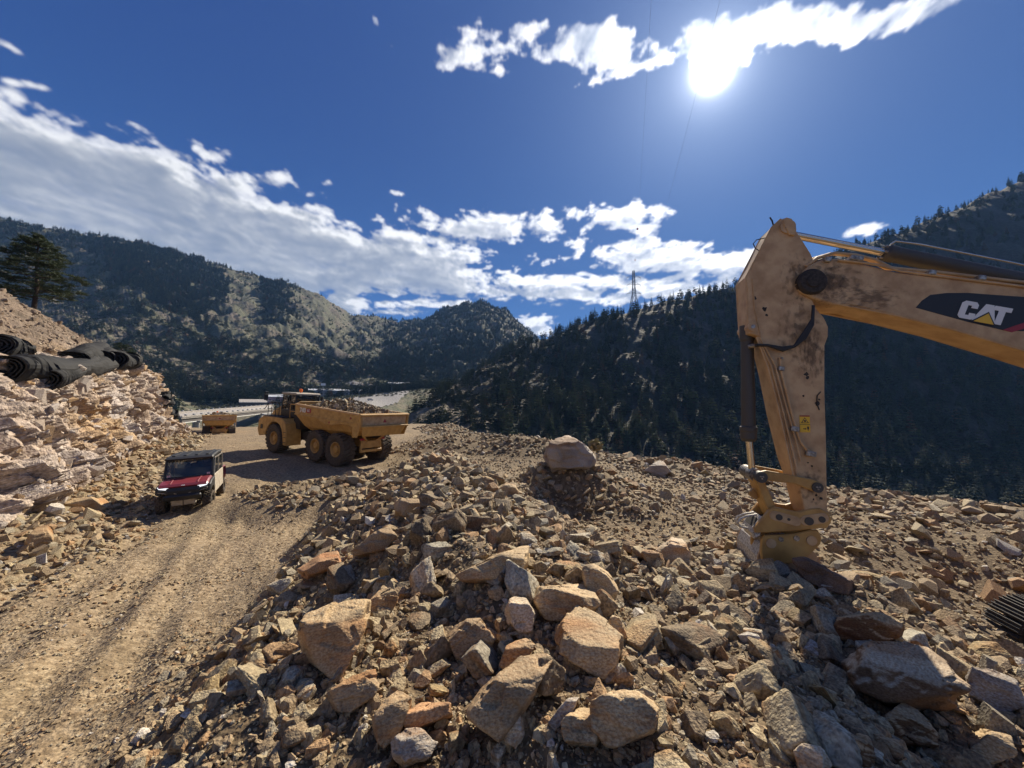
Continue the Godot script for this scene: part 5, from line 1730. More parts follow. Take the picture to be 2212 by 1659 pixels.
	for q in [[5.74, 5.74, 0.09], [6.55, 6.50, 0.06], [7.40, 7.22, 0.08]]:
		for s in [-1, 1]:
			st = S()
			bar(st, Vector3(q[0], 2.76, s * 0.80), Vector3(q[1], 3.82, s * 0.79), q[2], q[2])
			put("pillar", st, M.black_plastic, cab)
	for s in [-1, 1]:
		st = S()
		prism(st, V2([5.80, 2.79, 7.34, 2.79, 7.20, 3.79, 5.80, 3.79]), Vector3(0, 0, s * 0.815), Vector3.RIGHT, Vector3.UP, Vector3.BACK, -0.006, 0.006, 0.002)
		put("window", st, M.glass, cab)
	for x in [5.735, 7.36]:
		st = S()
		box(st, Vector3(x - (0.08 if x > 7 else 0.0), 3.29, 0), Vector3(0.012, 0.98, 1.52), Basis(Vector3.BACK, 0.15 if x > 7 else 0.0), 0.003)
		put("window", st, M.glass, cab)
	st = S()
	box(st, Vector3(6.1, 2.85, 0), Vector3(0.5, 0.14, 0.55), Basis.IDENTITY, 0.05)
	box(st, Vector3(5.88, 3.2, 0), Vector3(0.14, 0.75, 0.52), Basis(Vector3.BACK, 0.15), 0.06)
	put("seat", st, M.grime, cab)
	st = S()
	box(st, Vector3(7.1, 2.95, 0), Vector3(0.3, 0.35, 1.3), Basis.IDENTITY, 0.05)
	lathe(st, Vector3(6.8, 3.08, 0), Vector3(0.5, -0.8, 0).normalized(), [Vector2(0.19, -0.012), Vector2(0.21, 0), Vector2(0.19, 0.012), Vector2(0.17, 0), Vector2(0.19, -0.012)], 20)
	put("dashboard", st, M.black_plastic, cab)
	st = S()
	lathe(st, Vector3(6.1, 3.94, -0.3), Vector3.UP, [Vector2(0, 0), Vector2(0.05, 0), Vector2(0.05, 0.06), Vector2(0.11, 0.08), Vector2(0.10, 0.26), Vector2(0, 0.28)], 16)
	put("beacon", st, M.orange_lamp, cab)
	st = S()
	for s in [-1, 1]: box(st, Vector3(5.62, 3.72, s * 0.6), Vector3(0.10, 0.10, 0.16), Basis.IDENTITY, 0.02)
	put("work_light", st, M.black_metal, cab)
	# mirrors
	for s in [-1, 1]:
		st = S()
		tube(st, [Vector3(7.3, 3.72, s * 0.82), Vector3(7.9, 3.72, s * 1.55), Vector3(7.95, 3.30, s * 1.58), Vector3(7.35, 3.22, s * 0.85)], 0.022, 8)
		put("mirror_arm", st, M.black_metal, T)
		st = S()
		box(st, Vector3(7.93, 3.55, s * 1.60), Vector3(0.08, 0.42, 0.26), Basis.IDENTITY, 0.02)
		box(st, Vector3(7.97, 3.85, s * 1.56), Vector3(0.10, 0.14, 0.22), Basis.IDENTITY, 0.02)
		put("mirror", st, M.black_plastic, T)
	# behind the cab
	put("cooling_pack", side_slab([4.85, 1.6, 5.6, 1.6, 5.6, 3.1, 4.85, 3.1], -0.95, 0.95, 0.03), M.grime, T)
	for s in [-1, 1]:
		st = S()
		bar(st, Vector3(5.62, 2.3, s * 1.2), Vector3(5.62, 3.22, s * 1.2), 0.05, 0.05)
		bar(st, Vector3(5.05, 3.2, s * 1.2), Vector3(5.64, 3.2, s * 1.2), 0.05, 0.05)
		bar(st, Vector3(5.05, 2.75, s * 1.2), Vector3(5.64, 2.75, s * 1.2), 0.05, 0.05)
		put("guard_rail", st, M.yellow, T)
	st = S()
	cyl(st, Vector3(5.3, 2.3, 0.75), Vector3(5.3, 3.7, 0.75), 0.09, 0.09, 14)
	put("exhaust_pipe", st, M.grime, T)
	# tipping body: a shell lofted along x
	var stations := [[4.22, 3.28, 2.68, 2.28, 1.95, 1.66, 1.30, 0.9], [3.6, 3.26, 2.66, 1.95, 1.68, 1.68, 1.35, 0.95], [1.2, 3.18, 2.64, 1.92, 1.62, 1.69, 1.40, 1.0], [-0.9, 3.10, 2.58, 2.0, 1.74, 1.70, 1.45, 1.05], [-1.95, 3.05, 2.52, 2.12, 1.92, 1.70, 1.55, 1.2]]
	st = S()
	var rings := []
	for q in stations:
		var x: float = q[0]
		var t := 0.09
		rings.append([Vector3(x, q[1], -q[5]), Vector3(x, q[2], -q[5]), Vector3(x, q[3], -q[6]), Vector3(x, q[4], -q[7]), Vector3(x, q[4], q[7]), Vector3(x, q[3], q[6]), Vector3(x, q[2], q[5]), Vector3(x, q[1], q[5]),
			Vector3(x, q[1], q[5] - t), Vector3(x, q[2], q[5] - t), Vector3(x, q[4] + t, q[7] - t), Vector3(x, q[4] + t, -q[7] + t), Vector3(x, q[2], -q[5] + t), Vector3(x, q[1], -q[5] + t)])
	for k in rings.size() - 1:
		var n: int = rings[k].size()
		for i in n:
			var j := (i + 1) % n
			quad(st, rings[k][i], rings[k][j], rings[k + 1][j], rings[k + 1][i])
	for k in [0, rings.size() - 1]:
		var r: Array = rings[k]
		var inside := Vector3(1, 2.5, 0)
		for q in [[0, 1, 12, 13], [1, 2, 11, 12], [2, 3, 11], [3, 4, 10, 11], [4, 5, 10], [5, 6, 9, 10], [6, 7, 8, 9]]:
			var pts := []
			for i in q: pts.append(r[i])
			face(st, pts, inside)
	var body := put("tipping_body", st, M.yellow, T)
	st = S()
	prism(st, V2([-1.66, 2.68, -1.66, 3.30, -1.35, 3.46, 1.35, 3.46, 1.66, 3.30, 1.66, 2.68, 1.30, 2.28, 0.9, 1.95, -0.9, 1.95, -1.30, 2.28]), Vector3(4.20, 0, 0), Vector3.BACK, Vector3.UP, Vector3.RIGHT, -0.04, 0.05, 0.015)
	put("front_wall", st, M.yellow, body)
	for s in [-1, 1]:
		st = S()
		bar(st, Vector3(4.2, 3.28, s * 1.66), Vector3(-1.95, 3.05, s * 1.66), 0.13, 0.09)
		put("top_rail", st, M.dusty_yellow, body)
		st = S()
		bar(st, Vector3(4.2, 2.67, s * 1.70), Vector3(-1.92, 2.52, s * 1.72), 0.05, 0.07)
		put("belt_rail", st, M.yellow, body)
		put("side_gusset", side_slab([2.2, 2.62, -1.92, 2.53, -1.90, 2.24, -1.3, 2.36, -0.5, 2.40, 0.4, 2.26, 0.9, 2.26], minf(s * 1.40, s * 1.71), maxf(s * 1.40, s * 1.71), 0.02), M.yellow, body)
		for x in [0.6, -1.3]:
			st = S()
			cyl(st, Vector3(x, 2.42 if x > 0 else 2.8, s * 1.70), Vector3(x, 2.42 if x > 0 else 2.8, s * 1.725), 0.06, 0.06, 12)
			put("reflector", st, M.label_red, body)
		st = S()
		cyl(st, Vector3(1.9, 1.5, s * 0.62), Vector3(3.1, 2.2, s * 1.2), 0.11, 0.11, 16)
		put("hoist_cylinder", st, M.cylinder_grey, T)
		# model number
		var tx := TextMesh.new()
		tx.text = "740"
		var f := SystemFont.new()
		f.font_names = PackedStringArray(["Droid Sans"])
		f.font_weight = 800
		tx.font = f
		tx.font_size = 64
		tx.pixel_size = 0.0062
		tx.depth = 0.012
		var o := put("number", tx, M.white, body)
		o.position = Vector3(3.35, 2.95, s * 1.698)
		if s < 0: o.rotation.y = PI
		tx = TextMesh.new()
		tx.text = "GC"
		tx.font = f
		tx.font_size = 64
		tx.pixel_size = 0.0032
		tx.depth = 0.012
		st = S()
		box(st, Vector3(2.72 if s < 0 else 3.98, 2.95, s * 1.700), Vector3(0.46, 0.26, 0.016), Basis.IDENTITY, 0.004)
		put("number_plate", st, M.label_red, body)
		o = put("letters", tx, M.white, body)
		o.position = Vector3(2.72 if s < 0 else 3.98, 2.95, s * 1.712)
		if s < 0: o.rotation.y = PI
	# tail gate: framed upper panel, ledge, sloping apron
	st = S()
	prism(st, V2([-1.66, 2.40, 1.66, 2.40, 1.74, 3.02, -1.74, 3.02]), Vector3(-2.06, 0, 0), Vector3.BACK, Vector3.UP, Vector3.RIGHT, 0.0, 0.09, 0.012)
	var gate := put("tail_gate", st, M.dusty_yellow, T)
	st = S()
	box(st, Vector3(-2.10, 3.03, 0), Vector3(0.22, 0.11, 3.50), Basis(Vector3.BACK, 0.2), 0.02)
	box(st, Vector3(-2.13, 2.40, 0), Vector3(0.26, 0.10, 3.36), Basis(Vector3.BACK, 0.15), 0.02)
	for s in [-1, 1]: bar(st, Vector3(-2.12, 2.42, s * 1.62), Vector3(-2.10, 3.0, s * 1.70), 0.12, 0.14)
	put("gate_frame", st, M.yellow, gate)
	st = S()
	prism(st, V2([-1.60, 0, 1.60, 0, 1.35, -0.62, -1.35, -0.62]), Vector3(-2.15, 2.38, 0), Vector3.BACK, Vector3(-0.42, 1, 0).normalized(), Vector3(0.92, 0.38, 0).normalized(), 0.0, 0.08, 0.015)
	put("gate_apron", st, M.yellow, gate)
	for s in [-1, 1]:
		st = S()
		prism(st, V2([-2.16, 2.40, -1.9, 1.80, -1.5, 1.75, -1.5, 2.5, -1.95, 2.55, -2.05, 3.05, -2.16, 3.05]), Vector3(0, 0, s * 1.68), Vector3.RIGHT, Vector3.UP, Vector3.BACK, -0.035, 0.035, 0.012)
		put("gate_arm", st, M.yellow, gate)
		st = S()
		box(st, Vector3(-1.12, 1.55, s * 0.72), Vector3(0.08, 0.13, 0.30), Basis.IDENTITY, 0.02)
		put("tail_lamp", st, M.label_red, T)
	st = S()
	prism(st, [Vector2(-0.13, 0), Vector2(0.13, 0), Vector2(0, 0.22)], Vector3(-2.062, 2.58, 0), Vector3.BACK, Vector3.UP, Vector3.RIGHT, -0.008, 0.002, 0.003)
	put("warning_triangle", st, M.label_red, gate)
	return T

func rock_cargo(T: Node3D, label: String, kinds: Array, amount: int) -> void:
	var L := thing("rock_load", label, "rubble", Vector3.ZERO)
	L.transform = T.transform
	L.set_meta("kind", "stuff")
	var prof := func(x: float, z: float) -> float:
		var k := clampf((x + 1.9) / 5.8, 0, 1)
		return lerpf(2.78, 3.02, k) + 0.72 * pow(sin(PI * clampf(k * 0.86 + 0.07, 0, 1)), 0.8) * (1.0 - pow(absf(z) / 1.7, 2.0))
	var p := PackedVector3Array()
	for i in 24:
		for j in 14:
			var x := lerpf(-1.85, 4.05, i / 23.0)
			var z := lerpf(-1.56, 1.56, j / 13.0)
			p.append(Vector3(x, prof.call(x, z) - 0.12 + fbm.get_noise_2d(x * 20.0, z * 20.0) * 0.2, z))
	var cols := PackedColorArray()
	for i in p.size(): cols.append(Color(0.2, 0.14, 0.1))
	put("soil", sheet(24, 14, p, cols, true), M.ground, L)
	var where := []
	var tint := []
	for i in amount:
		var x := R(-1.8, 4.0)
		var z := R(-1.5, 1.5)
		var size := 0.09 * pow(rng.randf_range(0.04, 1.0), -0.5)
		where.append(Transform3D(Basis.from_euler(Vector3(R(-PI, PI), R(-PI, PI), R(-PI, PI))).scaled(Vector3.ONE * size), Vector3(x, prof.call(x, z) + size * 0.1, z)))
		tint.append(tone(x, z) * 0.75)
	var per := amount / 4
	for k in 4: many("stones", kinds[k * 3], M.stone, where.slice(k * per, (k + 1) * per), tint.slice(k * per, (k + 1) * per), L)

func make_trucks(kinds: Array) -> void:
	var T := make_truck("yellow articulated dump truck heaped with dark rock, seen from its rear left side")
	var o := Vector3(-9.24, 0, -23.42)
	var f := Vector3(-0.855, 0, -0.518)
	var y0 := road_y(o.x, o.z)
	var y1 := road_y(o.x + f.x * 6.57, o.z + f.z * 6.57)
	var yaw := atan2(-f.z, f.x)
	T.transform = Transform3D(Basis(Vector3.UP, yaw) * Basis(Vector3.BACK, atan((y1 - y0) / 6.57)), Vector3(o.x, y0 + 0.02, o.z))
	rock_cargo(T, "heap of dark brown rock loaded in the nearer dump truck", kinds, 900)
	var T2: Node3D = T.duplicate()
	T2.name = numbered("dump_truck")
	add_child(T2)
	T2.set_meta("label", "distant dump truck seen square from behind, driving down the haul road")
	var o2 := Vector3(-37.9, 0, -50.0)
	var f2 := Vector3(-0.605, 0, -0.796)
	var a := road_y(o2.x, o2.z)
	var b := road_y(o2.x + f2.x * 6.57, o2.z + f2.z * 6.57)
	T2.transform = Transform3D(Basis(Vector3.UP, atan2(-f2.z, f2.x)) * Basis(Vector3.BACK, atan((b - a) / 6.57)), Vector3(o2.x, a + 0.02, o2.z))
	rock_cargo(T2, "rock loaded in the distant dump truck", kinds, 200)

# ---------- red side-by-side utility vehicle: x forward, origin on the ground under its rear axle ----------
func make_buggy() -> void:
	var U := thing("utility_vehicle", "red side by side utility vehicle with black roof and headlights on, driving towards the viewer", "utility vehicle", Vector3.ZERO)
	var f := Vector3(0.5, 0, 0.866)
	var o := Vector3(-10.95, 0, -13.0) - f * 2.87
	var b := Basis(Vector3.UP, atan2(-f.z, f.x)) * Basis(Vector3.RIGHT, 0.035)
	o += Vector3(0.15, 0, 0.1)
	b = b.scaled(Vector3.ONE * 0.91)
	o = Vector3(-10.82, 0, -13.0) - f * 2.87 * 0.91
	U.transform = Transform3D(b, Vector3(o.x, ground_y(o.x, o.z) + 0.0, o.z))
	var st: SurfaceTool
	var tm := tyre_mesh(0.35, 0.27, 0.18, 18, 0.028, 1)
	var rm := rim_mesh(0.185, 0.27, 0.3)
	for x in [0.0, 2.87]:
		for s in [-1, 1]: wheel(U, Vector3(x, 0.345, s * 0.65), tm, rm, M.tyre, M.black_metal, -0.08 if x > 1 else 0.0)
	put("chassis", slab([-0.5, 0.42, 3.0, 0.42, 3.15, 0.55, 3.1, 0.72, -0.55, 0.72], -0.48, 0.48, 0.03), M.black_plastic, U)
	st = S()
	for x in [0.0, 2.87]:
		for s in [-1, 1]:
			bar(st, Vector3(x - 0.15, 0.5, s * 0.25), Vector3(x, 0.36, s * 0.55), 0.05, 0.05)
			bar(st, Vector3(x + 0.15, 0.5, s * 0.25), Vector3(x, 0.36, s * 0.55), 0.05, 0.05)
			cyl(st, Vector3(x - 0.05, 0.42, s * 0.45), Vector3(x - 0.1, 0.85, s * 0.36), 0.045, 0.045, 10)
	put("suspension", st, M.steel, U)
	# hood and front
	var hood := put("hood", slab([2.42, 1.18, 2.50, 1.21, 3.05, 1.18, 3.36, 1.11, 3.44, 1.04, 3.40, 0.99, 2.42, 0.98], -0.70, 0.70, 0.045), M.red_paint, U)
	st = S()
	for z in [-0.38, 0.38]: prism(st, V2([2.52, 1.20, 3.05, 1.17, 3.34, 1.10, 3.34, 1.13, 3.05, 1.198, 2.52, 1.225]), Vector3(0, 0, z), Vector3.RIGHT, Vector3.UP, Vector3.BACK, -0.03, 0.03, 0.008)
	put("hood_ridge", st, M.red_paint, hood)
	st = S()
	box(st, Vector3(3.43, 1.055, 0), Vector3(0.02, 0.03, 0.10), Basis.IDENTITY, 0.004)
	put("badge", st, M.lamp_glass, hood)
	put("grille", slab([3.30, 0.99, 3.44, 0.99, 3.50, 0.86, 3.46, 0.66, 3.28, 0.62], -0.46, 0.46, 0.03), M.black_plastic, U)
	st = S()
	for k in 3: box(st, Vector3(3.485, 0.88 - k * 0.055, 0), Vector3(0.05, 0.022, 0.84 - k * 0.08), Basis(Vector3.BACK, 0.1), 0.006)
	put("grille_slat", st, M.black_metal, U)
	for s in [-1, 1]:
		var z0 := minf(s * 0.36, s * 0.69)
		var z1 := maxf(s * 0.36, s * 0.69)
		st = S()
		prism(st, V2([s * 0.36, 0.91, s * 0.66, 0.98, s * 0.70, 1.05, s * 0.60, 1.07, s * 0.40, 1.0]), Vector3(3.36, 0, 0), Vector3.BACK, Vector3.UP, Vector3.RIGHT, 0.0, 0.055, 0.012)
		var lamp := put("headlight", st, M.lamp_on, U)
		put("headlight_surround", slab([3.20, 0.84, 3.40, 0.84, 3.42, 0.92, 3.22, 1.0], z0, z1, 0.02), M.black_plastic, lamp)
		put("front_fender", slab([3.34, 1.0, 3.36, 0.78, 3.22, 0.74, 3.06, 0.80, 2.87, 0.84, 2.66, 0.80, 2.50, 0.68, 2.44, 0.60, 2.36, 0.62, 2.40, 1.14, 3.0, 1.10], minf(s * 0.60, s * 0.77), maxf(s * 0.60, s * 0.77), 0.03), M.black_plastic, U)
		st = S()
		bar(st, Vector3(3.44, 0.86, s * 0.36), Vector3(3.50, 0.78, s * 0.16), 0.03, 0.03)
		bar(st, Vector3(3.40, 0.88, s * 0.70), Vector3(3.44, 0.80, s * 0.40), 0.03, 0.03)
		put("trim", st, M.steel, U)
	var bump := put("bumper", slab([3.28, 0.66, 3.52, 0.76, 3.58, 0.70, 3.50, 0.56, 3.30, 0.50], -0.52, 0.52, 0.03), M.black_plastic, U)
	put("skid_plate", slab([3.20, 0.56, 3.46, 0.58, 3.36, 0.36, 3.16, 0.34], -0.34, 0.34, 0.03), M.dusty_panel, bump)
	st = S()
	box(st, Vector3(3.50, 0.60, 0), Vector3(0.05, 0.10, 0.34), Basis.IDENTITY, 0.02)
	tube(st, [Vector3(3.50, 0.55, -0.02), Vector3(3.50, 0.40, -0.02), Vector3(3.48, 0.26, -0.02)], 0.014, 6)
	put("winch", st, M.grime, bump)
	# doors and sides, dusty
	for s in [-1, 1]:
		for q in [[1.35, 2.36], [0.32, 1.30]]:
			var d := put("door", slab([q[0], 0.50, q[1], 0.50, q[1] + 0.05, 0.75, q[1] + 0.04, 1.20, q[0], 1.20], minf(s * 0.71, s * 0.765), maxf(s * 0.71, s * 0.765), 0.02), M.dusty_panel, U)
			put("door_window", slab([q[0] + 0.03, 1.22, q[1], 1.22, q[1] - (0.2 if q[0] > 1 else 0.02), 1.80, q[0] + 0.03, 1.80], minf(s * 0.725, s * 0.735), maxf(s * 0.725, s * 0.735), 0.003), M.glass, d)
			var fr := S()
			bar(fr, Vector3(q[0] + 0.02, 1.20, s * 0.735), Vector3(q[0] + 0.02, 1.82, s * 0.73), 0.04, 0.05)
			bar(fr, Vector3(q[0] + 0.02, 1.82, s * 0.73), Vector3(q[1] - (0.22 if q[0] > 1 else 0.0), 1.82, s * 0.73), 0.04, 0.05)
			bar(fr, Vector3(q[1] + 0.02, 1.20, s * 0.735), Vector3(q[1] - (0.22 if q[0] > 1 else 0.0), 1.82, s * 0.73), 0.04, 0.05)
			put("door_frame", fr, M.steel, d)
		put("rear_fender", slab([0.30, 1.22, 0.30, 0.62, 0.34, 0.70, 0.20, 0.80, -0.20, 0.80, -0.40, 0.62, -0.62, 0.66, -0.70, 1.16, -0.2, 1.2], minf(s * 0.58, s * 0.75), maxf(s * 0.58, s * 0.75), 0.03), M.red_paint, U)
	put("cargo_bed", slab([-0.80, 0.80, 0.25, 0.80, 0.25, 1.14, -0.80, 1.14], -0.57, 0.57, 0.03), M.black_plastic, U)
	# cage, roof, glass
	st = S()
	for s in [-1, 1]:
		tube(st, [Vector3(2.48, 1.18, s * 0.70), Vector3(2.22, 1.84, s * 0.66), Vector3(0.30, 1.88, s * 0.66), Vector3(0.24, 1.2, s * 0.70)], 0.028, 8)
		tube(st, [Vector3(1.33, 1.2, s * 0.71), Vector3(1.30, 1.86, s * 0.66)], 0.028, 8)
	tube(st, [Vector3(0.28, 1.86, -0.6), Vector3(0.28, 1.25, 0.6)], 0.022, 8)
	tube(st, [Vector3(1.30, 1.86, -0.66), Vector3(1.30, 1.86, 0.66)], 0.025, 8)
	put("roll_cage", st, M.black_metal, U)
	var roof := put("roof", slab([2.42, 1.84, 2.46, 1.90, 2.30, 1.96, 1.2, 2.0, 0.28, 1.97, 0.22, 1.90, 0.3, 1.86], -0.72, 0.72, 0.04), M.black_plastic, U)
	st = S()
	for z in [-0.5, -0.17, 0.17, 0.5]: box(st, Vector3(1.35, 1.99, z), Vector3(1.7, 0.03, 0.10), Basis(Vector3.BACK, -0.005), 0.012)
	put("roof_rib", st, M.black_plastic, roof)
	st = S()
	prism(st, V2([-0.70, 0, 0.70, 0, 0.67, 0.66, -0.67, 0.66]), Vector3(2.50, 1.21, 0), Vector3.BACK, Vector3(-0.36, 1, 0).normalized(), Vector3(1, 0.36, 0).normalized(), -0.006, 0.006, 0.002)
	var ws := put("windshield", st, M.glass, U)
	st = S()
	for s in [-1, 1]: bar(st, Vector3(2.50, 1.20, s * 0.70), Vector3(2.26, 1.86, s * 0.67), 0.06, 0.07)
	bar(st, Vector3(2.51, 1.21, -0.7), Vector3(2.51, 1.21, 0.7), 0.05, 0.06)
	put("windshield_frame", st, M.black_plastic, ws)
	for z in [-0.58, 0.58]:
		st = S()
		box(st, Vector3(2.497, 1.285, z), Vector3(0.006, 0.075, 0.10), Basis(Vector3.BACK, 0.345), 0.001)
		put("sticker", st, M.sticker_pink, ws)
	st = S()
	box(st, Vector3(0.30, 1.55, 0), Vector3(0.01, 0.58, 1.25), Basis.IDENTITY, 0.002)
	put("rear_window", st, M.glass, U)
	for x in [1.55, 0.55]:
		st = S()
		box(st, Vector3(x + 0.2, 0.86, 0), Vector3(0.5, 0.22, 1.3), Basis.IDENTITY, 0.06)
		box(st, Vector3(x - 0.08, 1.18, 0), Vector3(0.14, 0.56, 1.3), Basis(Vector3.BACK, 0.15), 0.06)
		for z in [-0.42, 0.0, 0.42]: box(st, Vector3(x - 0.13, 1.52, z), Vector3(0.10, 0.16, 0.24), Basis.IDENTITY, 0.04)
		put("seat", st, M.black_plastic, U)
	st = S()
	box(st, Vector3(2.36, 1.10, 0), Vector3(0.22, 0.26, 1.3), Basis.IDENTITY, 0.05)
	lathe(st, Vector3(2.10, 1.18, 0.34), Vector3(0.7, -0.6, 0).normalized(), [Vector2(0.15, -0.014), Vector2(0.168, 0), Vector2(0.15, 0.014), Vector2(0.135, 0), Vector2(0.15, -0.014)], 20)
	put("dashboard", st, M.black_plastic, U)
	st = S()
	box(st, Vector3(2.30, 1.78, 0), Vector3(0.03, 0.07, 0.22), Basis.IDENTITY, 0.01)
	put("mirror", st, M.black_plastic, U)

# ---------- trees ----------
func crown_mesh(r: RandomNumberGenerator, layers: int, width: float, shape: float, ragged: float, low: float) -> ArrayMesh:   # unit height, whorls of drooping boughs
	var st := S()
	for i in layers:
		var k := (i + r.randf() * 0.7) / layers
		var y := lerpf(low, 0.98, k)
		var rad := width * pow(1.0 - k, shape) + 0.012
		if shape < 0.5: rad *= lerpf(0.55, 1.0, minf(1.0, k * 3.0))
		var m := 6 if k < 0.8 else 4
		for b in m:
			if r.randf() < ragged * 0.35: continue
			var a := TAU * (b + r.randf() * 0.8) / m + i * 1.9
			var len_ := rad * r.randf_range(1.0 - ragged, 1.15)
			var out := Vector3(cos(a), 0, sin(a))
			var side := Vector3(-sin(a), 0, cos(a))
			var root := Vector3(0, y, 0)
			var tip := root + out * len_ + Vector3.UP * (-len_ * r.randf_range(0.15, 0.5))
			var mid := root.lerp(tip, 0.6) + Vector3.UP * len_ * 0.16
			var w := len_ * r.randf_range(0.28, 0.42) + 0.008
			var dn := Vector3.DOWN * len_ * r.randf_range(0.12, 0.3)
			tri(st, root, mid - side * w, tip); tri(st, root, tip, mid + side * w)
			tri(st, mid - side * w, mid - side * w * 0.4 + out * len_ * 0.45, tip)
			tri(st, mid + side * w, tip, mid + side * w * 0.4 + out * len_ * 0.45)
			tri(st, root.lerp(mid, 0.3), tip, mid + dn)
			tri(st, mid - side * w * 0.9, mid + side * w * 0.6, mid + dn * 1.4 + out * len_ * 0.2)
	tri(st, Vector3(-0.012, 0.93, 0), Vector3(0.012, 0.93, 0), Vector3(0, 1.0, 0))
	tri(st, Vector3(0, 0.93, -0.012), Vector3(0, 0.93, 0.012), Vector3(0, 1.0, 0))
	st.generate_normals()
	return st.commit()

func bush_mesh(r: RandomNumberGenerator, n: int, up: float) -> ArrayMesh:     # leaf clumps spread through a rounded volume, unit width
	var st := S()
	for i in n:
		var d := Vector3(r.randfn(), r.randfn() * 0.8, r.randfn()).normalized() * pow(r.randf(), 0.4) * 0.5
		d.y = d.y * up + 0.5 * up
		var a := Vector3(r.randfn(), r.randfn(), r.randfn()).normalized() * 0.13
		var b := a.cross(Vector3(r.randfn(), r.randfn(), r.randfn())).normalized() * 0.11
		tri(st, d - a, d + b, d + a); tri(st, d - a, d + a, d - b)
	st.generate_normals()
	return st.commit()

func leaf(c: Color) -> StandardMaterial3D:
	var m := StandardMaterial3D.new()
	m.resource_name = "foliage"
	m.albedo_color = c.linear_to_srgb()
	m.roughness = 0.9
	m.backlight_enabled = true
	m.backlight = Color(0.14, 0.16, 0.09)
	return m

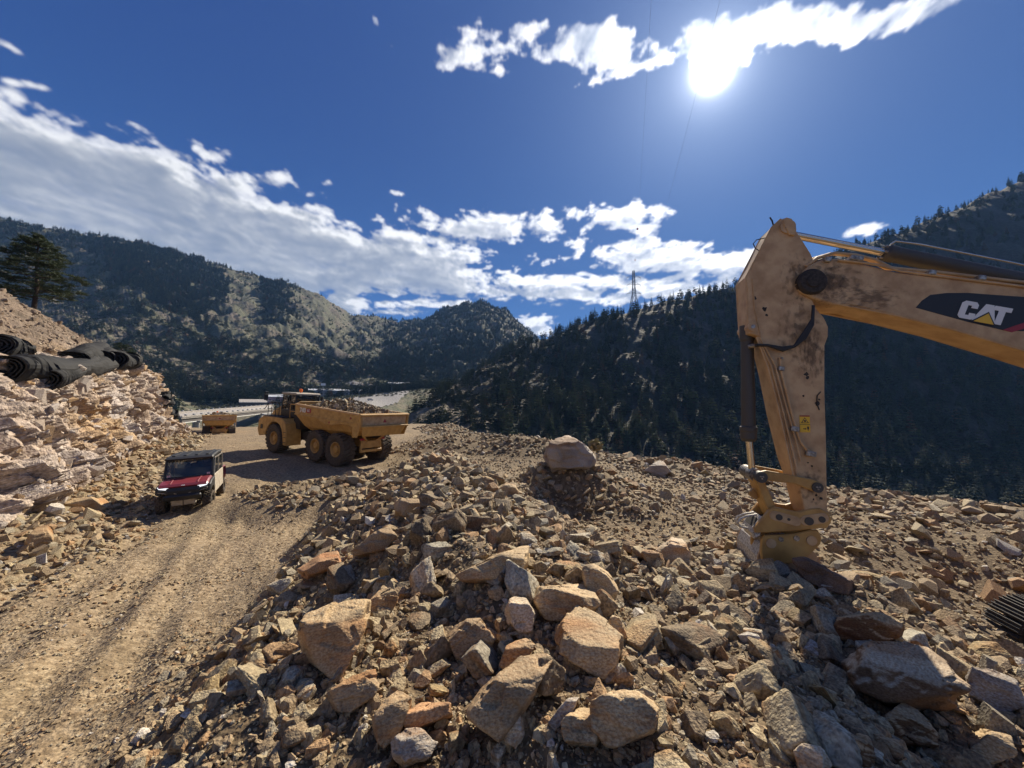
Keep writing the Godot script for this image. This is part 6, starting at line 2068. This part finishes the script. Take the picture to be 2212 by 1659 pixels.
func make_forest() -> void:
	var crowns := [crown_mesh(rng, 13, 0.17, 0.8, 0.25, 0.06), crown_mesh(rng, 11, 0.21, 0.85, 0.35, 0.08), crown_mesh(rng, 14, 0.14, 0.7, 0.3, 0.05), crown_mesh(rng, 9, 0.26, 0.42, 0.5, 0.22), crown_mesh(rng, 8, 0.23, 0.38, 0.6, 0.3)]
	var tone_of := func() -> Color:
		var q := rng.randf()
		var c := Color(0.032, 0.046, 0.028)
		if q < 0.3: c = Color(0.055, 0.068, 0.032)
		elif q < 0.42: c = Color(0.075, 0.078, 0.036)
		elif q < 0.46: c = Color(0.11, 0.06, 0.032)
		return c * R(0.75, 1.25)
	var list := []
	var tries := 0
	while list.size() < 7600 and tries < 60000:
		tries += 1
		var u := lerpf(880.0, 2420.0, pow(rng.randf(), 0.95))
		var w := R(0.02, 3.05)
		var p := land(NEAR_SIDE, u, w, false)
		if rng.randf() > wood(p, u, w, false): continue
		var h := lerpf(5.0, 16.0, (rng.randf() + rng.randf()) * 0.5) * (0.7 if u < 1080.0 else 1.0)
		var kind := rng.randi() % 5
		if rng.randf() < 0.4: kind = rng.randi() % 3
		list.append([h / maxf(60.0, p.distance_to(EYE)), kind, Transform3D(Basis(Vector3.UP, R(0, TAU)).scaled(Vector3(h, h, h) * Vector3(R(0.85, 1.2), 1, R(0.85, 1.2))), p - Vector3.UP * 0.4), tone_of.call(), u, w])
	# those that show largest stand alone
	for t in list:
		var v: Vector3 = t[2].origin
		var seen: bool = t[4] < 2230.0 and t[5] > 0.85
		if not seen: t[0] *= 0.1
		if t[5] > 2.85: t[0] *= 1.7
	list.sort_custom(func(a, b): return a[0] > b[0])
	var trunk := S()
	lathe(trunk, Vector3.ZERO, Vector3.UP, [Vector2(0.016, -0.03), Vector2(0.013, 0.2), Vector2(0.004, 0.9)], 7)
	trunk.generate_normals()
	var trunk_mesh := trunk.commit()
	var leaves := []
	for i in 6: leaves.append(leaf([Color(0.040, 0.056, 0.030), Color(0.048, 0.062, 0.032), Color(0.055, 0.068, 0.032), Color(0.075, 0.078, 0.036), Color(0.034, 0.048, 0.027), Color(0.10, 0.06, 0.033)][i]))
	var hue := ["dark green", "dark green", "mid green", "olive", "blackish green", "rusty brown"]
	var protos := {}
	var rest := []
	for i in 5: rest.append([[], []])
	for i in list.size():
		var t: Array = list[i]
		if i < 250:
			var li := 5 if rng.randf() < 0.04 else rng.randi() % 5
			var key := "%d_%d" % [t[1], li]
			var o: Node3D
			if protos.has(key):
				o = protos[key].duplicate()
				o.name = numbered("conifer")
				add_child(o)
			else:
				o = thing("conifer", "", "tree")
				put("crown", crowns[t[1]], leaves[li], o)
				put("trunk", trunk_mesh, M.bark, o)
				protos[key] = o
			o.transform = t[2]
			var where := "low on the shaded slope"
			if t[5] > 2.6: where = "on the dark skyline"
			elif t[5] > 1.7: where = "halfway up the shaded slope"
			var beside := "left of the steel pylon"
			if t[4] < 1080.0: beside = "above the bare rock spur"
			elif t[4] > 1800.0: beside = "behind the excavator's boom"
			elif t[4] > 1600.0: beside = "behind the excavator's stick"
			elif t[4] > 1370.0: beside = "right of the steel pylon"
			var form: String = "slender" if t[1] == 2 else ("round topped" if t[1] > 2 else "pointed")
			var hh: float = t[2].basis.y.length()
			if hh > 12.5: form = "tall " + form
			elif hh < 9.0: form = "short " + form
			tag(o, "%s %s conifer %s, %s" % [form, hue[li], where, beside], "tree", "conifers across the gorge")
		else:
			rest[t[1]][0].append(t[2]); rest[t[1]][1].append(t[3])
	var root := thing("forest", "dark conifer forest covering the shaded slope across the gorge", "forest")
	root.set_meta("kind", "stuff")
	for i in 5: many("trees", crowns[i], M.needles, rest[i][0], rest[i][1], root)
	# the sunny mountain: junipers, pines and low scrub
	var bushes := [bush_mesh(rng, 60, 1.1), bush_mesh(rng, 46, 0.8)]
	rest = []
	for i in 7: rest.append([[], []])
	for i in 46000:
		var u := R(-120.0, 1250.0)
		var w := R(1.0, 5.05)
		var q := along_column(column(FAR_SIDE, u), w)
		if rng.randf() > 1.5 * (q.x / 1100.0) + 0.25: continue
		var p := land(FAR_SIDE, u, w, true)
		var thick := wood(p, u, w, true)
		if rng.randf() > thick: continue
		var dense := thick > 0.75
		var kind := rng.randi() % 5 if (dense or rng.randf() < 0.45) else 5 + rng.randi() % 2
		var h := R(5.0, 11.0) if kind < 5 else R(2.0, 5.0)
		rest[kind][0].append(Transform3D(Basis(Vector3.UP, R(0, TAU)).scaled(Vector3(h * 1.15, h, h * 1.15)), p - Vector3.UP * 0.3))
		rest[kind][1].append(tone_of.call() * (1.0 if dense else 1.25))
	for q in [[3000, 225.0, 495.0, 4.1, 5.0], [900, 560.0, 650.0, 4.3, 5.0], [3600, 830.0, 1160.0, 3.6, 5.06], [500, 420.0, 900.0, 3.3, 4.0], [900, -100.0, 420.0, 4.6, 5.03], [700, 400.0, 900.0, 2.45, 3.0]]:
		for i in q[0]:
			var u := R(q[1], q[2])
			var w := R(q[3], q[4])
			var p := land(FAR_SIDE, u, w, true)
			if rng.randf() > wood(p, u, w, true) * 1.3: continue
			var kind := rng.randi() % 5
			var h := R(7.0, 12.5)
			rest[kind][0].append(Transform3D(Basis(Vector3.UP, R(0, TAU)).scaled(Vector3(h * 1.1, h, h * 1.1)), p - Vector3.UP * 0.3))
			rest[kind][1].append(tone_of.call() * 0.85)
	root = thing("forest", "scattered pines and junipers on the brown mountain across the valley", "forest")
	root.set_meta("kind", "stuff")
	for i in 7: many("trees", crowns[i] if i < 5 else bushes[i - 5], M.needles, rest[i][0], rest[i][1], root)
	# pale dry scrub between them
	var scrub := [[], []]
	for i in 16000:
		var u := R(-120.0, 1180.0)
		var w := R(2.0, 5.0)
		var p := land(FAR_SIDE, u, w, true)
		var h := R(0.8, 2.2)
		scrub[0].append(Transform3D(Basis(Vector3.UP, R(0, TAU)).scaled(Vector3(h * 1.4, h, h * 1.4)), p))
		scrub[1].append(Color(0.11, 0.108, 0.06).lerp(Color(0.055, 0.065, 0.033), rng.randf()) * R(0.7, 1.2))
	many("undergrowth", bushes[1], M.needles, scrub[0], scrub[1], self)
	tag(get_child(get_child_count() - 1), "low dry scrub on the brown mountain", "undergrowth", "", "stuff")

func make_pine(label: String, p: Vector3, h: float, r: RandomNumberGenerator) -> void:
	var T := thing("pine_tree", label, "tree", p)
	var st := S()
	tube(st, [Vector3(0, -0.6, 0), Vector3(0.03 * h, h * 0.3, 0), Vector3(0.0, h * 0.62, 0.02), Vector3(0.02, h * 0.98, 0)], [0.028 * h, 0.022 * h, 0.013 * h, 0.003 * h], 10)
	put("trunk", st, M.bark, T)
	var limbs := S()
	var sprays := S()
	for i in 52:
		var k := (i + r.randf()) / 52.0
		var y := lerpf(0.13, 0.98, k) * h
		var a := i * 2.4 + r.randf() * 0.8
		var reach := h * 0.52 * pow(1.0 - k, 0.55) * r.randf_range(0.65, 1.1) * (0.7 + 0.3 * minf(1.0, k * 4.0)) + 0.08 * h
		var out := Vector3(cos(a), 0, sin(a))
		var b0 := Vector3(0.01 * h, y, 0)
		var b1 := b0 + out * reach * 0.55 + Vector3.UP * reach * r.randf_range(-0.12, 0.10)
		var b2 := b0 + out * reach + Vector3.UP * reach * r.randf_range(-0.10, 0.16)
		tube(limbs, [b0, b1, b2], [0.007 * h, 0.004 * h, 0.0015 * h], 5)
		for c in 16:
			var q := 0.22 + 0.8 * r.randf()
			var side := Vector3(-out.z, 0, out.x) * r.randf_range(-0.42, 0.42) * reach * (1.15 - q * 0.6)
			var at_ := (b0.lerp(b1, q * 2.0) if q < 0.5 else b1.lerp(b2, q * 2.0 - 1.0)) + side + Vector3.UP * r.randf_range(-0.01, 0.04) * h
			for n in 22:
				var d := Vector3(r.randfn(), absf(r.randfn()) * 0.35 + 0.05, r.randfn()).normalized()
				d = (d + out * 0.35).normalized()
				var L := h * r.randf_range(0.028, 0.055)
				var w := d.cross(Vector3(r.randfn(), r.randfn(), r.randfn())).normalized() * h * 0.0050
				var o := at_ + Vector3(r.randfn(), r.randfn() * 0.3, r.randfn()) * h * 0.016
				tri(sprays, o - w, o + w, o + d * L)
	put("limbs", limbs, M.bark, T)
	put("crown", sprays, leaf(Color(0.036, 0.050, 0.022)), T)

# ---------- rolled netting along the brow of the cut ----------
var cut_cache := []

func cut_at(u: float, v: float) -> Vector3:
	if cut_cache.is_empty():
		for i in 300:
			for j in 60:
				var p := cut_point(4.0 + i * 0.26, 0.30 + j * 0.010, 0.6)
				if p.z > -2.0: continue
				var d := (p - EYE)
				var cz := -d.z * cos(PITCH) + d.y * sin(PITCH)
				cut_cache.append([1106.0 + F * d.x / cz, 829.5 - F * (d.y * cos(PITCH) + d.z * sin(PITCH)) / cz, p])
	var best := 1e9
	var out := Vector3.ZERO
	for c in cut_cache:
		var e := Vector2(c[0] - u, c[1] - v).length()
		var k: float = maxf(0.0, e - 8.0) * 3.0 + c[2].distance_to(EYE) * 0.4
		if k < best:
			best = k
			out = c[2]
	return out

func net_roll(label: String, line: Array, r: float) -> void:
	var T := thing("net_roll", label, "netting", Vector3.ZERO, "rolls of black netting on the brow of the cut")
	var pts := []
	var flat := []
	for q in line:
		var p := cut_at(q[0], q[1])
		flat.append(p + (EYE - p).normalized() * r * 0.35)
	for i in flat.size() - 1:
		for k in 8: pts.append(flat[i].lerp(flat[i + 1], k / 8.0))
	pts.append(flat[-1])
	for i in pts.size(): pts[i] += Vector3(R(-1, 1), R(-1, 1), R(-1, 1)) * r * 0.05
	# a wound sheet with ribs: rings of alternating radius, open at its ends
	var n := 22
	var rings := []
	var m := (pts.size() - 1) * 4
	for i in m + 1:
		var f := float(i) / m * (pts.size() - 1)
		var a := int(minf(f, pts.size() - 2))
		var c: Vector3 = pts[a].lerp(pts[a + 1], f - a)
		var d: Vector3 = (pts[a + 1] - pts[a]).normalized()
		var b := frame_of(d)
		var ring := []
		for k in n:
			var ang := TAU * k / n
			var rr := r * (1.0 + 0.05 * (1 if i % 2 == 0 else -1) + 0.09 * sin(ang * 3.0 + i * 0.12) + 0.05 * fbm.get_noise_2d(i * 6.0, k * 20.0))
			ring.append(c + b.x * cos(ang) * rr + b.y * sin(ang) * rr * 0.74)
		rings.append(ring)
	var st := S()
	for i in rings.size() - 1:
		for k in n: quad(st, rings[i][k], rings[i][(k + 1) % n], rings[i + 1][(k + 1) % n], rings[i + 1][k])
	put("wound_net", st, M.net, T)
	for e in 2:
		var ring: Array = rings[0] if e == 0 else rings[-1]
		var nx: Array = rings[1] if e == 0 else rings[-2]
		var c := Vector3.ZERO
		for q in ring: c += q / n
		var dirn := Vector3.ZERO
		for q in nx: dirn += q / n
		dirn = (dirn - c).normalized()
		st = S()
		for turn in 4:      # the coil seen at the open end
			for k in n:
				var q0: Vector3 = ring[k]
				var q1: Vector3 = ring[(k + 1) % n]
				var s0 := 1.0 - turn * 0.2
				var s1 := s0 - 0.10
				quad(st, c + (q0 - c) * s0, c + (q1 - c) * s0, c + (q1 - c) * s1 + dirn * 0.02, c + (q0 - c) * s1 + dirn * 0.02)
				quad(st, c + (q0 - c) * s1 + dirn * 0.02, c + (q1 - c) * s1 + dirn * 0.02, c + (q1 - c) * s1 + dirn * 0.7, c + (q0 - c) * s1 + dirn * 0.7)
		put("coil", st, M.net, T)

func make_rolls() -> void:
	net_roll("long roll of black netting lying level at the left edge of the picture", [[10, 793], [90, 792], [190, 792], [250, 772]], 0.66)
	net_roll("roll of black netting slanting up to the right from under the level roll", [[86, 820], [130, 806], [180, 778], [240, 738]], 0.6)
	net_roll("roll of black netting at the upper left edge, above the level roll", [[-20, 742], [14, 746], [44, 752]], 0.62)
	net_roll("upper roll of black netting reaching the brow of the cut", [[160, 776], [190, 756], [230, 722]], 0.66)
	net_roll("short roll of black netting with its dark open end facing out", [[214, 776], [238, 764], [262, 744]], 0.72)
	net_roll("outermost big roll of black netting hanging over the brow", [[242, 782], [262, 774], [288, 756]], 0.8)
	net_roll("small far roll of netting halfway down the brow", [[352, 850], [366, 856]], 0.6)
	net_roll("lower of the two small far rolls of netting", [[362, 862], [376, 868]], 0.6)
	net_roll("black netting bundle near the far end of the cut", [[386, 884], [394, 890]], 0.7)

# ---------- valley: bridge, highway, buildings, masts ----------
func valley_point(u: float, d: float, up := 0.0) -> Vector3:
	var cl := column(FAR_SIDE, u)
	var lo := 1.0
	for k in 60:
		var w := 1.0 + k * 0.06
		if along_column(cl, w).x >= d:
			lo = w
			break
	return land(FAR_SIDE, u, lo, true) + Vector3.UP * up

func make_valley() -> void:
	var st: SurfaceTool
	# highway draped over the valley floor
	for q in [[[[560, 226], [640, 232], [720, 238], [800, 262], [860, 310], [905, 400]], [[560, 252], [640, 280], [720, 310], [800, 335], [860, 385], [912, 440]], 0.5, "highway"], [[[690, 420], [800, 432], [880, 446], [960, 470], [1010, 500]], [[690, 428], [800, 441], [880, 456], [960, 482], [1010, 514]], 0.9, "road"]]:
		var p := PackedVector3Array()
		var a: Array = q[0]
		var b: Array = q[1]
		for i in 60:
			var f := i / 59.0 * (a.size() - 1)
			var k := int(minf(f, a.size() - 2))
			for j in 9:
				var t := j / 8.0
				var u := lerpf(lerpf(a[k][0], a[k + 1][0], f - k), lerpf(b[k][0], b[k + 1][0], f - k), t)
				var d := lerpf(lerpf(a[k][1], a[k + 1][1], f - k), lerpf(b[k][1], b[k + 1][1], f - k), t)
				p.append(valley_point(u, d, q[2]))
		struct(q[3], sheet(60, 9, p, PackedColorArray(), true), M.asphalt, "pale concrete highway across the valley floor" if q[3] == "highway" else "side road at the foot of the hills")
	# bridge
	var B := thing("bridge", "long concrete highway bridge on piers beyond the far dump truck", "bridge")
	var n0 := at(392, 902.5, 146)
	var n1 := at(590, 884, 236)
	var f0 := at(385, 893, 164)
	var f1 := at(590, 876, 258)
	st = S()
	quad(st, n0, n1, f1, f0)
	var dn := Vector3.DOWN * 0.5
	for q in [[n0, n1], [n1, f1], [f1, f0], [f0, n0]]: quad(st, q[0] + dn, q[1] + dn, q[1], q[0])
	put("deck", st, M.concrete, B)
	for e in [[n0, n1], [f0, f1]]:
		st = S()
		bar(st, e[0] + Vector3.UP * 0.35, e[1] + Vector3.UP * 0.35, 0.4, 0.75, Vector3.UP, 0.05)
		put("parapet", st, M.concrete, B)
		for i in 17:
			st = S()
			var c: Vector3 = e[0].lerp(e[1], (i + 0.5) / 17.0)
			box(st, c + Vector3.UP * 0.95, Vector3(0.7, 0.5, 0.7), Basis.IDENTITY, 0.05)
			put("post", st, M.wall_grey, B)
	for k in 3:
		st = S()
		var g0 := n0.lerp(f0, 0.06 + k * 0.42) + Vector3.DOWN * 1.2
		var g1 := n1.lerp(f1, 0.06 + k * 0.42) + Vector3.DOWN * 1.2
		bar(st, g0, g1, 0.5, 1.5, Vector3.UP, 0.05)
		put("girder", st, M.wall_dark, B)
		if k == 0:
			st = S()
			bar(st, g0 + Vector3.DOWN * 0.9, g1 + Vector3.DOWN * 0.9, 0.9, 0.25, Vector3.UP, 0.03)
			put("flange", st, M.white, B)  # white puts the sunlight on this flange into its colour
	for t in [0.12, 0.46, 0.80]:
		for s in [0.15, 0.85]:
			st = S()
			var c: Vector3 = n0.lerp(n1, t).lerp(f0.lerp(f1, t), s)
			cyl(st, c + Vector3.DOWN * 14.0, c + Vector3.DOWN * 1.8, 0.9, 0.9, 14)
			put("pier", st, M.concrete, B)
		st = S()
		bar(st, n0.lerp(n1, t) + Vector3.DOWN * 2.2, f0.lerp(f1, t) + Vector3.DOWN * 2.2, 1.6, 1.0, Vector3.UP, 0.05)
		put("pier_cap", st, M.concrete, B)
	# buildings
	var BL := [["white roofed grey warehouse behind the dump truck's cab", 710, 352, 33.0, 22.0, 5.0, "wall_grey", "roof_white", 8], ["long low shed with a pale roof behind the bridge", 546, 262, 15.0, 10.0, 5.6, "wall_dark", "concrete", 5],
		["small pinkish building left of the dump truck's mirror", 596, 300, 12.0, 10.0, 4.5, "sticker_pink", "roof_white", 3], ["white walled shed right of the warehouse", 772, 372, 18.0, 10.0, 3.2, "wall_grey", "wall_grey", 4], ["dark flat building at the foot of the wooded hill", 862, 470, 26.0, 12.0, 3.0, "wall_dark", "wall_grey", 5], ["low white building beside the pinkish one", 622, 318, 16.0, 10.0, 3.4, "white", "roof_white", 4]]
	for q in BL:
		var c := valley_point(q[1], q[2])
		var H := thing("building", q[0], "building", c)
		H.rotation.y = atan2(-c.x, -c.z) * 0.8 + 0.15
		st = S()
		box(st, Vector3(0, q[5] / 2 - 1.0, 0), Vector3(q[3], q[5] + 2.0, q[4]), Basis.IDENTITY, 0.05)
		var wall := put("wall", st, M[q[6]], H)
		st = S()
		prism(st, [Vector2(-q[4] / 2 - 0.5, 0.05), Vector2(q[4] / 2 + 0.6, 0.05), Vector2(q[4] / 2 + 0.6, 0.45), Vector2(-q[4] * 0.2, 2.6), Vector2(-q[4] / 2 - 0.5, 0.6)], Vector3(0, q[5], 0), Vector3.BACK, Vector3.UP, Vector3.RIGHT, -q[3] / 2 - 0.4, q[3] / 2 + 0.4, 0.05)
		put("roof", st, M[q[7]], H)
		for k in q[8]:
			st = S()
			var x: float = (k + 0.5) / q[8] * q[3] - q[3] / 2
			box(st, Vector3(x, q[5] * 0.5, q[4] / 2 + 0.03), Vector3(1.5, 1.4, 0.12), Basis.IDENTITY, 0.03)
			put("window" if k != 1 else "door", st, M.tinted_glass if k != 1 else M.wall_dark, wall)
	# signs and lamp posts
	for q in [["tall pole carrying a pale rectangular sign above the warehouse", 697, 330, 10.5, 4.2, 2.6], ["pole with a small sign beside the low buildings", 640, 300, 6.0, 2.0, 1.2]]:
		var c := valley_point(q[1], q[2])
		var P := thing("sign_pole", q[0], "sign", c)
		st = S()
		cyl(st, Vector3.DOWN, Vector3.UP * q[3], 0.28, 0.22, 10)
		put("pole", st, M.lattice, P)
		st = S()
		box(st, Vector3(0, q[3] + q[5] / 2, 0), Vector3(q[4], q[5], 0.5), Basis(Vector3.UP, 0.6), 0.05)
		var pan := put("panel", st, M.black_plastic, P)
		st = S()
		box(st, Vector3(0.15, q[3] + q[5] / 2, 0.2), Vector3(q[4] - 0.6, q[5] - 0.6, 0.5), Basis(Vector3.UP, 0.6), 0.05)
		put("face", st, M.white, pan)
	var first: Node3D = null
	for q in [[775, 300], [812, 330], [846, 372], [880, 420], [760, 262]]:
		var c := valley_point(q[0], q[1])
		if first == null:
			first = thing("lamp_post", "", "lamp post", c, "lamp posts along the highway")
			st = S()
			cyl(st, Vector3.DOWN, Vector3.UP * 9.0, 0.16, 0.10, 8)
			put("post", st, M.lattice, first)
			st = S()
			bar(st, Vector3(0, 9, 0), Vector3(1.8, 9.2, 0), 0.12, 0.12)
			box(st, Vector3(2.0, 9.2, 0), Vector3(0.7, 0.14, 0.3), Basis.IDENTITY, 0.03)
			put("arm", st, M.lattice, first)
			first.set_meta("label", "thin grey lamp post standing along the pale highway")
		else:
			var o := first.duplicate()
			o.name = numbered("lamp_post")
			add_child(o)
			o.position = c
	# cars far off
	var hues := ["white", "wall_grey", "label_black", "red_paint", "white", "wall_grey"]
	var spots := [[800, 300, "on the highway beside the load of rock"], [834, 345, "on the far bend of the highway"], [790, 402, "parked by the white walled shed"], [806, 405, "parked right of the shed"], [664, 262, "on the highway behind the cab"], [822, 408, "parked at the end of the row right of the shed"]]
	for i in spots.size():
		var c := valley_point(spots[i][0], spots[i][1], 0.55)
		var C := thing("car", "%s car %s" % [["white", "grey", "black", "red", "white", "grey"][i], spots[i][2]], "car", c, "cars in the valley")
		C.rotation.y = 0.6
		put("body", slab([-2.2, 0.3, 2.2, 0.3, 2.25, 0.8, 1.4, 0.95, -2.2, 0.95], -0.9, 0.9, 0.06), M[hues[i]], C)
		put("cabin", slab([-2.0, 0.96, 1.1, 0.96, 0.5, 1.55, -1.7, 1.55], -0.8, 0.8, 0.06), M.tinted_glass, C)
		for x in [-1.4, 1.4]:
			for s in [-0.8, 0.8]:
				st = S()
				cyl(st, Vector3(x, 0.34, s - 0.1), Vector3(x, 0.34, s + 0.1), 0.34, 0.34, 12)
				put("wheel", st, M.tyre, C)
	# overhead sign frame by the bridge
	# the pylon on the knoll and its lines
	var base := land(NEAR_SIDE, 1370, 2.98, false)
	var P := thing("pylon", "tall steel lattice pylon on the rocky knoll of the dark ridge", "pylon", base - Vector3.UP * 2.0)
	st = S()
	var arms := S()
	var lv := [[0.0, 5.2], [12.0, 3.2], [22.0, 1.7], [32.0, 1.35], [41.0, 1.2], [49.0, 0.9]]
	for k in lv.size() - 1:
		for i in 4:
			var c0 := Vector3([1, 1, -1, -1][i], 0, [1, -1, -1, 1][i])
			var c1 := Vector3([1, -1, -1, 1][i], 0, [-1, -1, 1, 1][i])
			bar(st, c0 * lv[k][1] + Vector3.UP * lv[k][0], c0 * lv[k + 1][1] + Vector3.UP * lv[k + 1][0], 0.42, 0.42)
			bar(st, c0 * lv[k][1] + Vector3.UP * lv[k][0], c1 * lv[k + 1][1] + Vector3.UP * lv[k + 1][0], 0.22, 0.22)
			bar(st, c1 * lv[k][1] + Vector3.UP * lv[k][0], c0 * lv[k + 1][1] + Vector3.UP * lv[k + 1][0], 0.22, 0.22)
			bar(st, c0 * lv[k + 1][1] + Vector3.UP * lv[k + 1][0], c1 * lv[k + 1][1] + Vector3.UP * lv[k + 1][0], 0.22, 0.22)
	put("tower", st, M.lattice, P)
	for y in [22.0, 32.0, 41.0]:
		st = S()
		for s in [-1, 1]:
			bar(st, Vector3(0, y + 1.2, 0.5), Vector3(s * 8.0, y, 0), 0.26, 0.26)
			bar(st, Vector3(0, y + 1.2, -0.5), Vector3(s * 8.0, y, 0), 0.26, 0.26)
			bar(st, Vector3(0, y + 4.0, 0), Vector3(s * 8.0, y + 0.2, 0), 0.26, 0.26)
			bar(st, Vector3(s * 8.0, y, 0), Vector3(s * 8.0, y - 2.4, 0), 0.24, 0.24)
		put("cross_arm", st, M.lattice, P)
	var top := P.position + Vector3.UP * 49.0
	var W := thing("power_line", "thin power lines running from the pylon up over the viewer", "cable")
	for s in [[0.0, 49.0], [8.0, 39.0]]:
		var a: Vector3 = P.position + Vector3(s[0], s[1], 0)
		var b: Vector3 = at(1416, -160, 40) + Vector3(s[0] * 0.9, (s[1] - 49.0) * 0.8, 0)
		var pts := []
		for k in 13:
			var t := k / 12.0
			pts.append(a.lerp(b, t) + Vector3.DOWN * 9.0 * 4.0 * t * (1.0 - t))
		st = S()
		tube(st, pts, 0.011, 5)
		put("wire", st, M.lattice, W)
		if s[0] == 0.0:
			for t in [0.42, 0.68]:
				st = S()
				var c: Vector3 = a.lerp(b, t) + Vector3.DOWN * 36.0 * t * (1.0 - t)
				lathe(st, c, Vector3.UP, [Vector2(0, -0.45), Vector2(0.3, -0.34), Vector2(0.45, 0), Vector2(0.3, 0.34), Vector2(0, 0.45)], 14)
				put("marker_ball", st, M.label_red, W)
	# a dry shrub by the perched boulder, and the pines on the brow of the cut
	for q in [[1286, 968, 14.6, 0.5, "small yellowish dry shrub beside the perched grey boulder"]]:
		var o := put("shrub", bush_mesh(rng, 240, 0.9), leaf(Color(0.24, 0.19, 0.10)))
		o.position = at(q[0], q[1] + 8, q[2])
		o.scale = Vector3.ONE * q[3] * 1.1
		tag(o, q[4], "shrub")
	var r := RandomNumberGenerator.new()
	r.seed = 77
	make_pine("spreading dark pine standing above the brown slope at the left edge", at(72, 664, 27.0), 5.1, r)
	make_pine("little pine below the brow beyond the netting rolls", at(258, 812, 70.0), 6.0, r)

func make_dust() -> void:
	var o := FogVolume.new()
	o.name = "dust"
	o.size = Vector3(2.8, 0.9, 2.2)
	o.shape = RenderingServer.FOG_VOLUME_SHAPE_ELLIPSOID
	var m := FogMaterial.new()
	m.density = 0.012
	m.albedo = lin(0.75, 0.58, 0.36)
	o.material = m
	add_child(o)
	o.position = Vector3(6.2, 0.25, -7.4)
	tag(o, "thin cloud of tan dust drifting right of the bucket", "dust", "", "stuff")

func _ready() -> void:
	rng.seed = 20
	fine.seed = 3; fine.frequency = 0.1
	fbm.noise_type = FastNoiseLite.TYPE_SIMPLEX_SMOOTH
	fbm.frequency = 0.03
	fbm.fractal_octaves = 4
	cell.noise_type = FastNoiseLite.TYPE_CELLULAR
	cell.frequency = 0.1
	cell.fractal_type = FastNoiseLite.FRACTAL_NONE
	cell.cellular_return_type = FastNoiseLite.RETURN_CELL_VALUE
	ridge.noise_type = FastNoiseLite.TYPE_SIMPLEX_SMOOTH
	ridge.fractal_type = FastNoiseLite.FRACTAL_RIDGED
	ridge.frequency = 0.03
	set_stage()
	make_materials()
	make_ground()
	make_cut()
	make_mountains()
	make_boulders()
	make_stones()
	make_excavator()
	make_trucks(kinds)
	make_buggy()
	make_forest()
	make_rolls()
	make_valley()
	make_dust()
